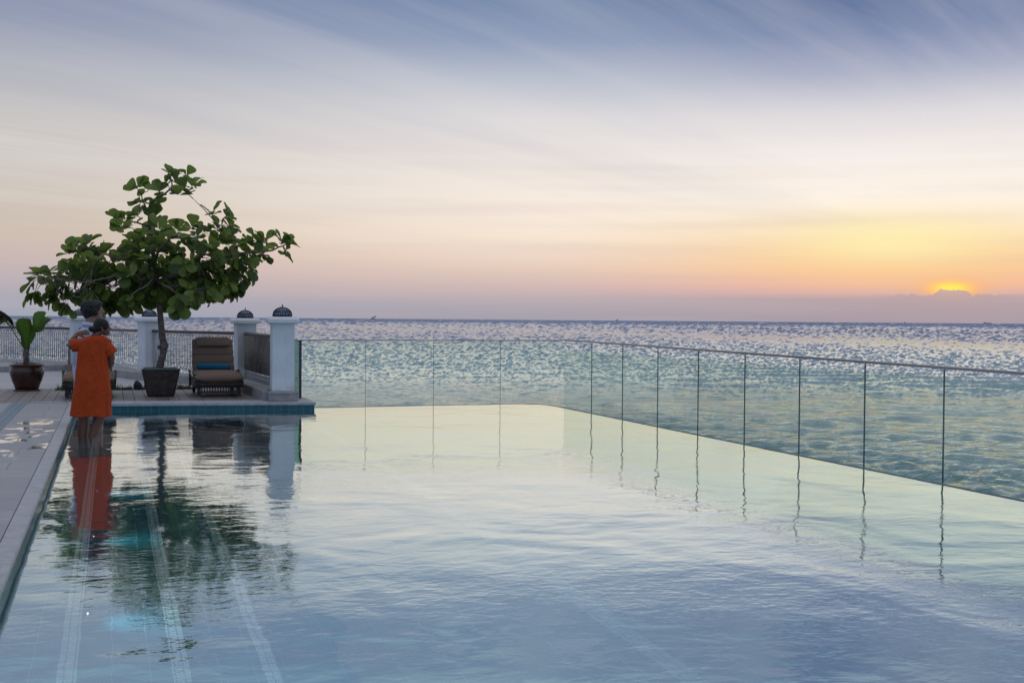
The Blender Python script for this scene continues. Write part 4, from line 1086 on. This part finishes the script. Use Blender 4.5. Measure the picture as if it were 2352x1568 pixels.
# neck and bowed head turned to the right
b.tube([wl(216,782,.02), wl(219,770,.025), wl(225,760,.03)], [.062,.050,.050], 14)
Mh = Matrix.Rotation(R_(-38), 3, 'Y') @ Matrix.Rotation(R_(14), 3, 'X')
hc = wl(232, 752, .045)
b.ell(hc, (.088,.072,.098), Matrix.Rotation(R_(32), 3, 'Y'), 20, 14)
b.ell(hc+Vector((.045,.012,-.052)), (.052,.050,.056), Matrix.Rotation(R_(30), 3, 'Y'))        # jaw
b.tube([hc+Vector((.085,.02,.012)), hc+Vector((.104,.02,-.022)), hc+Vector((.092,.02,-.034))], [.010,.014,.010], 8)   # nose
b.ell(hc+Vector((.084,.02,-.050)), (.012,.022,.008)); b.ell(hc+Vector((.077,.02,-.064)), (.011,.02,.008))     # lips
for yy in (-.012, .052): b.ell(hc+Vector((.078,yy,.004)), (.012,.014,.009))                              # eyes
b.ell(hc+Vector((.070,.02,-.085)), (.024,.024,.018))                                                      # chin
b.tube([hc+Vector((.006,-.068,.016)), hc+Vector((-.008,-.080,.004)), hc+Vector((-.002,-.079,-.022)), hc+Vector((.010,-.070,-.030))], [.009,.012,.011,.007], 8) # ear
# raised left arm over his shoulder
sh = wl(186,787,.02); el = wl(161,797,.05); wr = wl(178,767,.12)
b.tube([wl(197,787,.02), sh, (sh+el)/2+Vector((0,0,-.01)), el], [.058,.055,.046,.040], 14)
b.tube([el, (el+wr)/2+Vector((-.004,0,0)), wr], [.040,.036,.025], 14)
hand(b, wr, wl(206,763,.17)-wr, Vector((-.1,-.75,.65)), Vector((.1,-.5,-.8)), .98, .22)
# right arm hanging, forearm forward
b.tube([wl(238,788,.02), wl(247,797,.02), wl(252,820,.03), wl(253,834,.05)], [.055,.052,.044,.038], 14)
b.tube([wl(253,834,.05), wl(250,842,.16), wl(243,842,.27)], [.038,.034,.024], 12)
hand(b, wl(243,842,.27), Vector((-.8,.4,0)), Vector((0,.1,1)), Vector((0,-1,0)), .98, .6)
# legs
b.tube([wl(199,890,.02), wl(193,930,.03), wl(191,958,.04), wl(191,975,.05), Vector((wl(190,0).x+.0,.05,-.02)), Vector((wl(192,0).x,.05,WF+.07))], [.095,.078,.060,.062,.052,.036], 16)
b.tube([wl(224,890,.02), wl(229,930,.0), wl(230,955,-.01), wl(221,976,.0), Vector((wl(211,0).x,.0,-.01)), Vector((wl(205,0).x,.0,WF+.07))], [.095,.080,.062,.062,.050,.036], 16)
for (x, yy) in ((wl(192,0).x,.05),(wl(205,0).x+.01,0)):
    b.tube([Vector((x,yy-.02,WF+.045)), Vector((x,yy+.06,WF+.038)), Vector((x,yy+.15,WF+.022))], [.036,.038,.026], 12, flat=1.)
    for j in range(5): b.tube([Vector((x-.03+.015*j,yy+.15,WF+.02)), Vector((x-.032+.016*j,yy+.185+.012*(j%2),WF+.014))], [.011,.008], 6)
wb = b.build('body', m_skinw, woman); remesh(wb, .0065, 5)
# hair: smooth cap and low bun
hb = MB(); hb.ell(hc+Vector((-.010,-.004,.022)), (.100,.084,.094), Matrix.Rotation(R_(32), 3, 'Y'), 20, 14)
hb.ell(hc+Vector((-.052,-.030,-.006)), (.062,.060,.066)); hb.ell(wl(211,757,-.02), (.050,.046,.038), Matrix.Rotation(R_(18), 3, 'Y'))
ho = hb.build('hair', m_hairw, wb); remesh(ho, .006, 3)
eb = MB().ell(hc+Vector((.008,-.078,-.036)), (.007,.007,.009), None, 8, 6); eb.build('earring', m_gold, woman)
ax = (wr-el).normalized(); bc = el.lerp(wr, .80); a1 = ax.orthogonal().normalized(); a2 = ax.cross(a1)
MB().tube([bc + a1*.031*math.cos(2*math.pi*k/16) + a2*.031*math.sin(2*math.pi*k/16) for k in range(17)], .004, 6).build('bracelet', m_gold, woman)
# dress
d = MB(); rows = [(771,207,234,.052,.0),(774,201,240,.075,.0),(777,192,245,.095,.0),(782,186,248,.110,.0),(790,183,249,.115,.0),(800,180.5,247.5,.115,.005),(812,178.5,245,.115,.008),(826,177,244.5,.118,.010),(842,176,246,.122,.012),
        (858,174.5,248,.130,.014),(874,173,249,.138,.018),(890,171.5,250.5,.142,.022),(906,169.5,251.5,.140,.028),(922,167,252,.138,.036),(938,164.5,252.5,.140,.044),(950,162.5,253,.142,.050),(956,162,253,.142,.052)]
rr = []
for y, xa, xb, ry, fo in rows:
    n = 96; cx = ((xa+xb)/2-205)*s; rx = (xb-xa)/2*s; z = (1002-y)*s; ring = []
    for k in range(n):
        a = 2*math.pi*k/n; c, sn = math.cos(a), math.sin(a)
        f_ = 1 + fo*(.9*math.sin(5*a+1.3+z*1.6) + .7*math.sin(11*a+z*2.5) + .3*math.sin(17*a-z*3))
        pnt = Vector((cx+rx*math.copysign(abs(c)**.86, c)*(1+(f_-1)*.25), .02+ry*sn*f_, z))
        if y > 940:   # hem rises between the legs at the back
            pnt.z += .012*math.exp(-((pnt.x-.02)/.03)**2)*(1 if sn < 0 else .3)*(y-940)/16 + .006*math.sin(4*a+.6)*(y-940)/16
            pnt.z -= .016*math.exp(-((pnt.x-.13)/.06)**2)*(y-940)/16
        w_ = noise.noise(Vector((pnt.x*9, pnt.y*9, z*5)))*.010 + noise.noise(Vector((pnt.x*22, pnt.y*22, z*9+5)))*.005
        if y < 778: w_ *= .3
        pnt += Vector((c, sn, 0))*w_
        ring.append(pnt)
    rr.append(ring)
# densify rows
dense = []
for i in range(len(rr)-1):
    for k in range(3): dense.append([p_.lerp(q_, k/3) for p_, q_ in zip(rr[i], rr[i+1])])
dense.append(rr[-1])
for ri, ring in enumerate(dense):
    for p_ in ring:
        p_.y += .006*noise.noise(Vector((p_.x*14+3, p_.z*10, 1.))) 
d.rings(dense, cap=False)
# sleeves
def sleeve(A, B_, ra, rb, flat=.75):
    rs = []; n = 28; ax_ = (B_-A).normalized(); a1 = ax_.cross(Vector((0,1,0))).normalized(); a2 = ax_.cross(a1)
    for i in range(8):
        u_ = i/7; c = A.lerp(B_, u_); r = ra+(rb-ra)*u_
        rs.append([c + a1*math.cos(2*math.pi*k/n)*r*(1+.05*math.sin(5*k+u_*3)) + a2*math.sin(2*math.pi*k/n)*r*flat + Vector(noise.noise_vector((c+a1*k)*6))*.005 for k in range(n)])
    d.rings(rs, cap=False)
sleeve(wl(206,789,.015), wl(166,795,.04), .080, .076, .95)
sleeve(wl(231,781,.015), wl(253,815,.03), .068, .084, .95)
do = d.build('dress', m_dress, woman)
sm = do.modifiers.new('t', 'SOLIDIFY'); sm.thickness = .004; sm.offset = 0
for pg in do.data.polygons: pg.use_smooth = True
sub = do.modifiers.new('sd', 'SUBSURF'); sub.levels = 1; sub.render_levels = 1

# --- man ---------------------------------------------------------- stands just beyond her, facing right
MO = Vector((WO.x, WO.y+.42, 0.)); MZ = WZ+.42; s2 = MZ/2700
def ml(x, y, dy=0.): return Vector(((x-205)*s2, dy, (1003-y)*s2*.998 + .0))
man = thing('person', tuple(MO), 'man with greying curly hair in a pale blue shirt, held by the woman', 'person', None)
ml0 = at(205, 1003, MZ)
def ml(x, y, dy=0.):
    v = at(x, y, MZ); return Vector((v.x-MO.x, dy, v.z))
b = MB()
b.rings([sect((x-205)*s2, .0, z, rx, ry, n=24) for x, z, rx, ry in ((197,.62,.15,.12),(197,.72,.16,.125),(196,.85,.15,.12),(196,1.0,.16,.125),(197,1.15,.17,.125),(199,1.25,.15,.11),(203,1.30,.08,.075))])
hm = ml(214, 714, .0)
b.tube([ml(203,752), ml(206,742), ml(211,728)], [.075,.066,.062], 14)
b.ell(hm+Vector((.01,.012,.005)), (.100,.078,.115), None, 20, 14)
b.ell(hm+Vector((.045,.014,-.065)), (.062,.056,.056))
b.tube([hm+Vector((.108,.016,.022)), hm+Vector((.134,.018,-.018)), hm+Vector((.112,.018,-.030))], [.010,.017,.012], 8)   # nose
b.ell(hm+Vector((.103,.016,.038)), (.016,.045,.012))                                                                    # brow
b.ell(hm+Vector((.106,.016,-.050)), (.014,.024,.009)); b.ell(hm+Vector((.100,.016,-.064)), (.013,.022,.009))
b.ell(hm+Vector((.086,.016,-.095)), (.026,.028,.022))
for yy in (-.018,.05): b.ell(hm+Vector((.096,yy,.014)), (.012,.014,.010))
b.tube([hm+Vector((.012,-.068,.012)), hm+Vector((-.006,-.086,.004)), hm+Vector((-.002,-.085,-.030)), hm+Vector((.012,-.072,-.040))], [.010,.014,.013,.008], 8)
# arms: left one hanging behind her, right one forward
b.tube([ml(186,772,-.03), ml(180,790,-.04), ml(181,835,-.02), ml(190,862,.10)], [.062,.056,.046,.036], 14)
b.tube([ml(190,862,.10), ml(205,858,.16), ml(222,850,.16)], [.038,.034,.026], 12)
hand(b, ml(222,850,.16), Vector((1,.1,.1)), Vector((0,.3,1)), Vector((0,1,0)), 1.05, .5)
b.tube([ml(218,772,.05), ml(228,795,.10), ml(228,835,.14), ml(228,855,.24)], [.060,.052,.044,.036], 14)
hand(b, ml(228,855,.26), Vector((.2,1,-.1)), Vector((0,.1,1)), Vector((-1,0,0)), 1.05, .5)
b.tube([Vector((-.09,.0,.68)), Vector((-.085,.0,.45)), Vector((-.07,.01,.22)), Vector((-.065,.02,.05)), Vector((-.065,.02,WF+.08))], [.10,.09,.066,.062,.042], 16)
b.tube([Vector((.04,.02,.68)), Vector((.06,.04,.45)), Vector((.09,.06,.22)), Vector((.10,.07,.05)), Vector((.10,.07,WF+.08))], [.10,.09,.066,.062,.042], 16)
for (x, yy) in ((-.065,.02),(.10,.07)):
    b.tube([Vector((x-.02,yy,WF+.045)), Vector((x+.07,yy,WF+.04)), Vector((x+.17,yy,WF+.024))], [.04,.042,.03], 12)
    for j in range(5): b.tube([Vector((x+.17,yy-.034+.017*j,WF+.022)), Vector((x+.205,yy-.036+.018*j,WF+.015))], [.012,.009], 6)
mb_ = b.build('body', m_skinm, man); remesh(mb_, .007, 5)
hb = MB(); hb.ell(hm+Vector((-.022,-.002,.040)), (.118,.100,.102), None, 20, 14); hb.ell(hm+Vector((-.062,.0,-.018)), (.070,.082,.095)); hb.ell(hm+Vector((.055,.005,.092)), (.062,.070,.040))
rnd = random.Random(3)
for k in range(230):
    v = Vector((rnd.gauss(0,1), rnd.gauss(0,1), rnd.gauss(0,1))).normalized()
    c = hm+Vector((-.024,-.002,.034)) + Vector((v.x*.118, v.y*.100, v.z*.106))
    if c.x > hm.x+.045 and c.z < hm.z+.06: continue
    if c.z < hm.z-.05 and c.x > hm.x-.01: continue
    hb.ell(c, (.020,.020,.017), None, 7, 5)
ho = hb.build('hair', m_hairm, mb_); remesh(ho, .006, 1)
# shirt with collar, long loose hem
sh_ = MB(); rows = [(862+14,170,226,.120),(860,169,228,.128),(845,168,230,.132),(825,166.5,232,.134),(805,166,233,.134),(790,167,233,.130),(778,170,232,.122),(768,175,230,.112),(760,181,226,.100),(752,188,221,.085),(746,195,217,.072)]
rr = []
for y, xa, xb, ry in rows:
    a0_, b0_ = ml(xa, y), ml(xb, y); cx = (a0_.x+b0_.x)/2; rx = (b0_.x-a0_.x)/2; ring = []
    for k in range(60):
        a = 2*math.pi*k/60; c, sn = math.cos(a), math.sin(a); w_ = noise.noise(Vector((c*2.5, sn*2.5, a0_.z*5)))*.012*(1 if y > 765 else .4)
        ring.append(Vector((cx+(rx+w_)*math.copysign(abs(c)**.88, c), (ry+w_)*sn, a0_.z)))
    rr.append(ring)
dense = []
for i in range(len(rr)-1):
    for k in range(3): dense.append([p_.lerp(q_, k/3) for p_, q_ in zip(rr[i], rr[i+1])])
dense.append(rr[-1]); sh_.rings(dense, cap=False)
def tubecloth(mb, pts, rad):
    rs = []
    q = MB(); q.tube(pts, rad, 24, cap=False); mb.add(q.v, q.f, True)
tubecloth(sh_, [ml(190,768,-.0), ml(181,780,-.03), ml(177,800,-.04), ml(176,830,-.035), ml(182,846,.02)], [.070,.075,.072,.068,.064])
tubecloth(sh_, [ml(215,768,.03), ml(226,785,.08), ml(229,805,.12), ml(229,825,.14)], [.068,.072,.070,.066])
sho = sh_.build('shirt', m_shirt, man); sm = sho.modifiers.new('t', 'SOLIDIFY'); sm.thickness = .004
for pg in sho.data.polygons: pg.use_smooth = True
co_ = MB()       # folded collar
cc_ = ml(206, 746)
n = 28
prof = [(.078,.0),(.073,.030),(.070,.042),(.078,.044),(.092,.022),(.102,-.006)]
co_.rings([[cc_+Vector((r*math.cos(2*math.pi*k/n)*1.0, r*math.sin(2*math.pi*k/n)*.95, z-.01+.012*math.cos(2*math.pi*k/n)*-1)) for k in range(n)] for r, z in prof], cap=False)
coo = co_.build('collar', m_shirt, sho); smc = coo.modifiers.new('t', 'SOLIDIFY'); smc.thickness = .003
st_ = MB()
st_.rings([sect(-.02, .0, z, rx, ry, n=32, fold=.02) for z, rx, ry in ((.80,.165,.13),(.70,.175,.135),(.60,.18,.14))], cap=False)
st_.tube([Vector((-.09,.0,.66)), Vector((-.088,.0,.5)), Vector((-.075,.0,.34))], [.115,.11,.105], 24, cap=False)
st_.tube([Vector((.04,.02,.66)), Vector((.06,.03,.5)), Vector((.075,.05,.34))], [.115,.11,.105], 24, cap=False)
sto = st_.build('shorts', m_short, man)
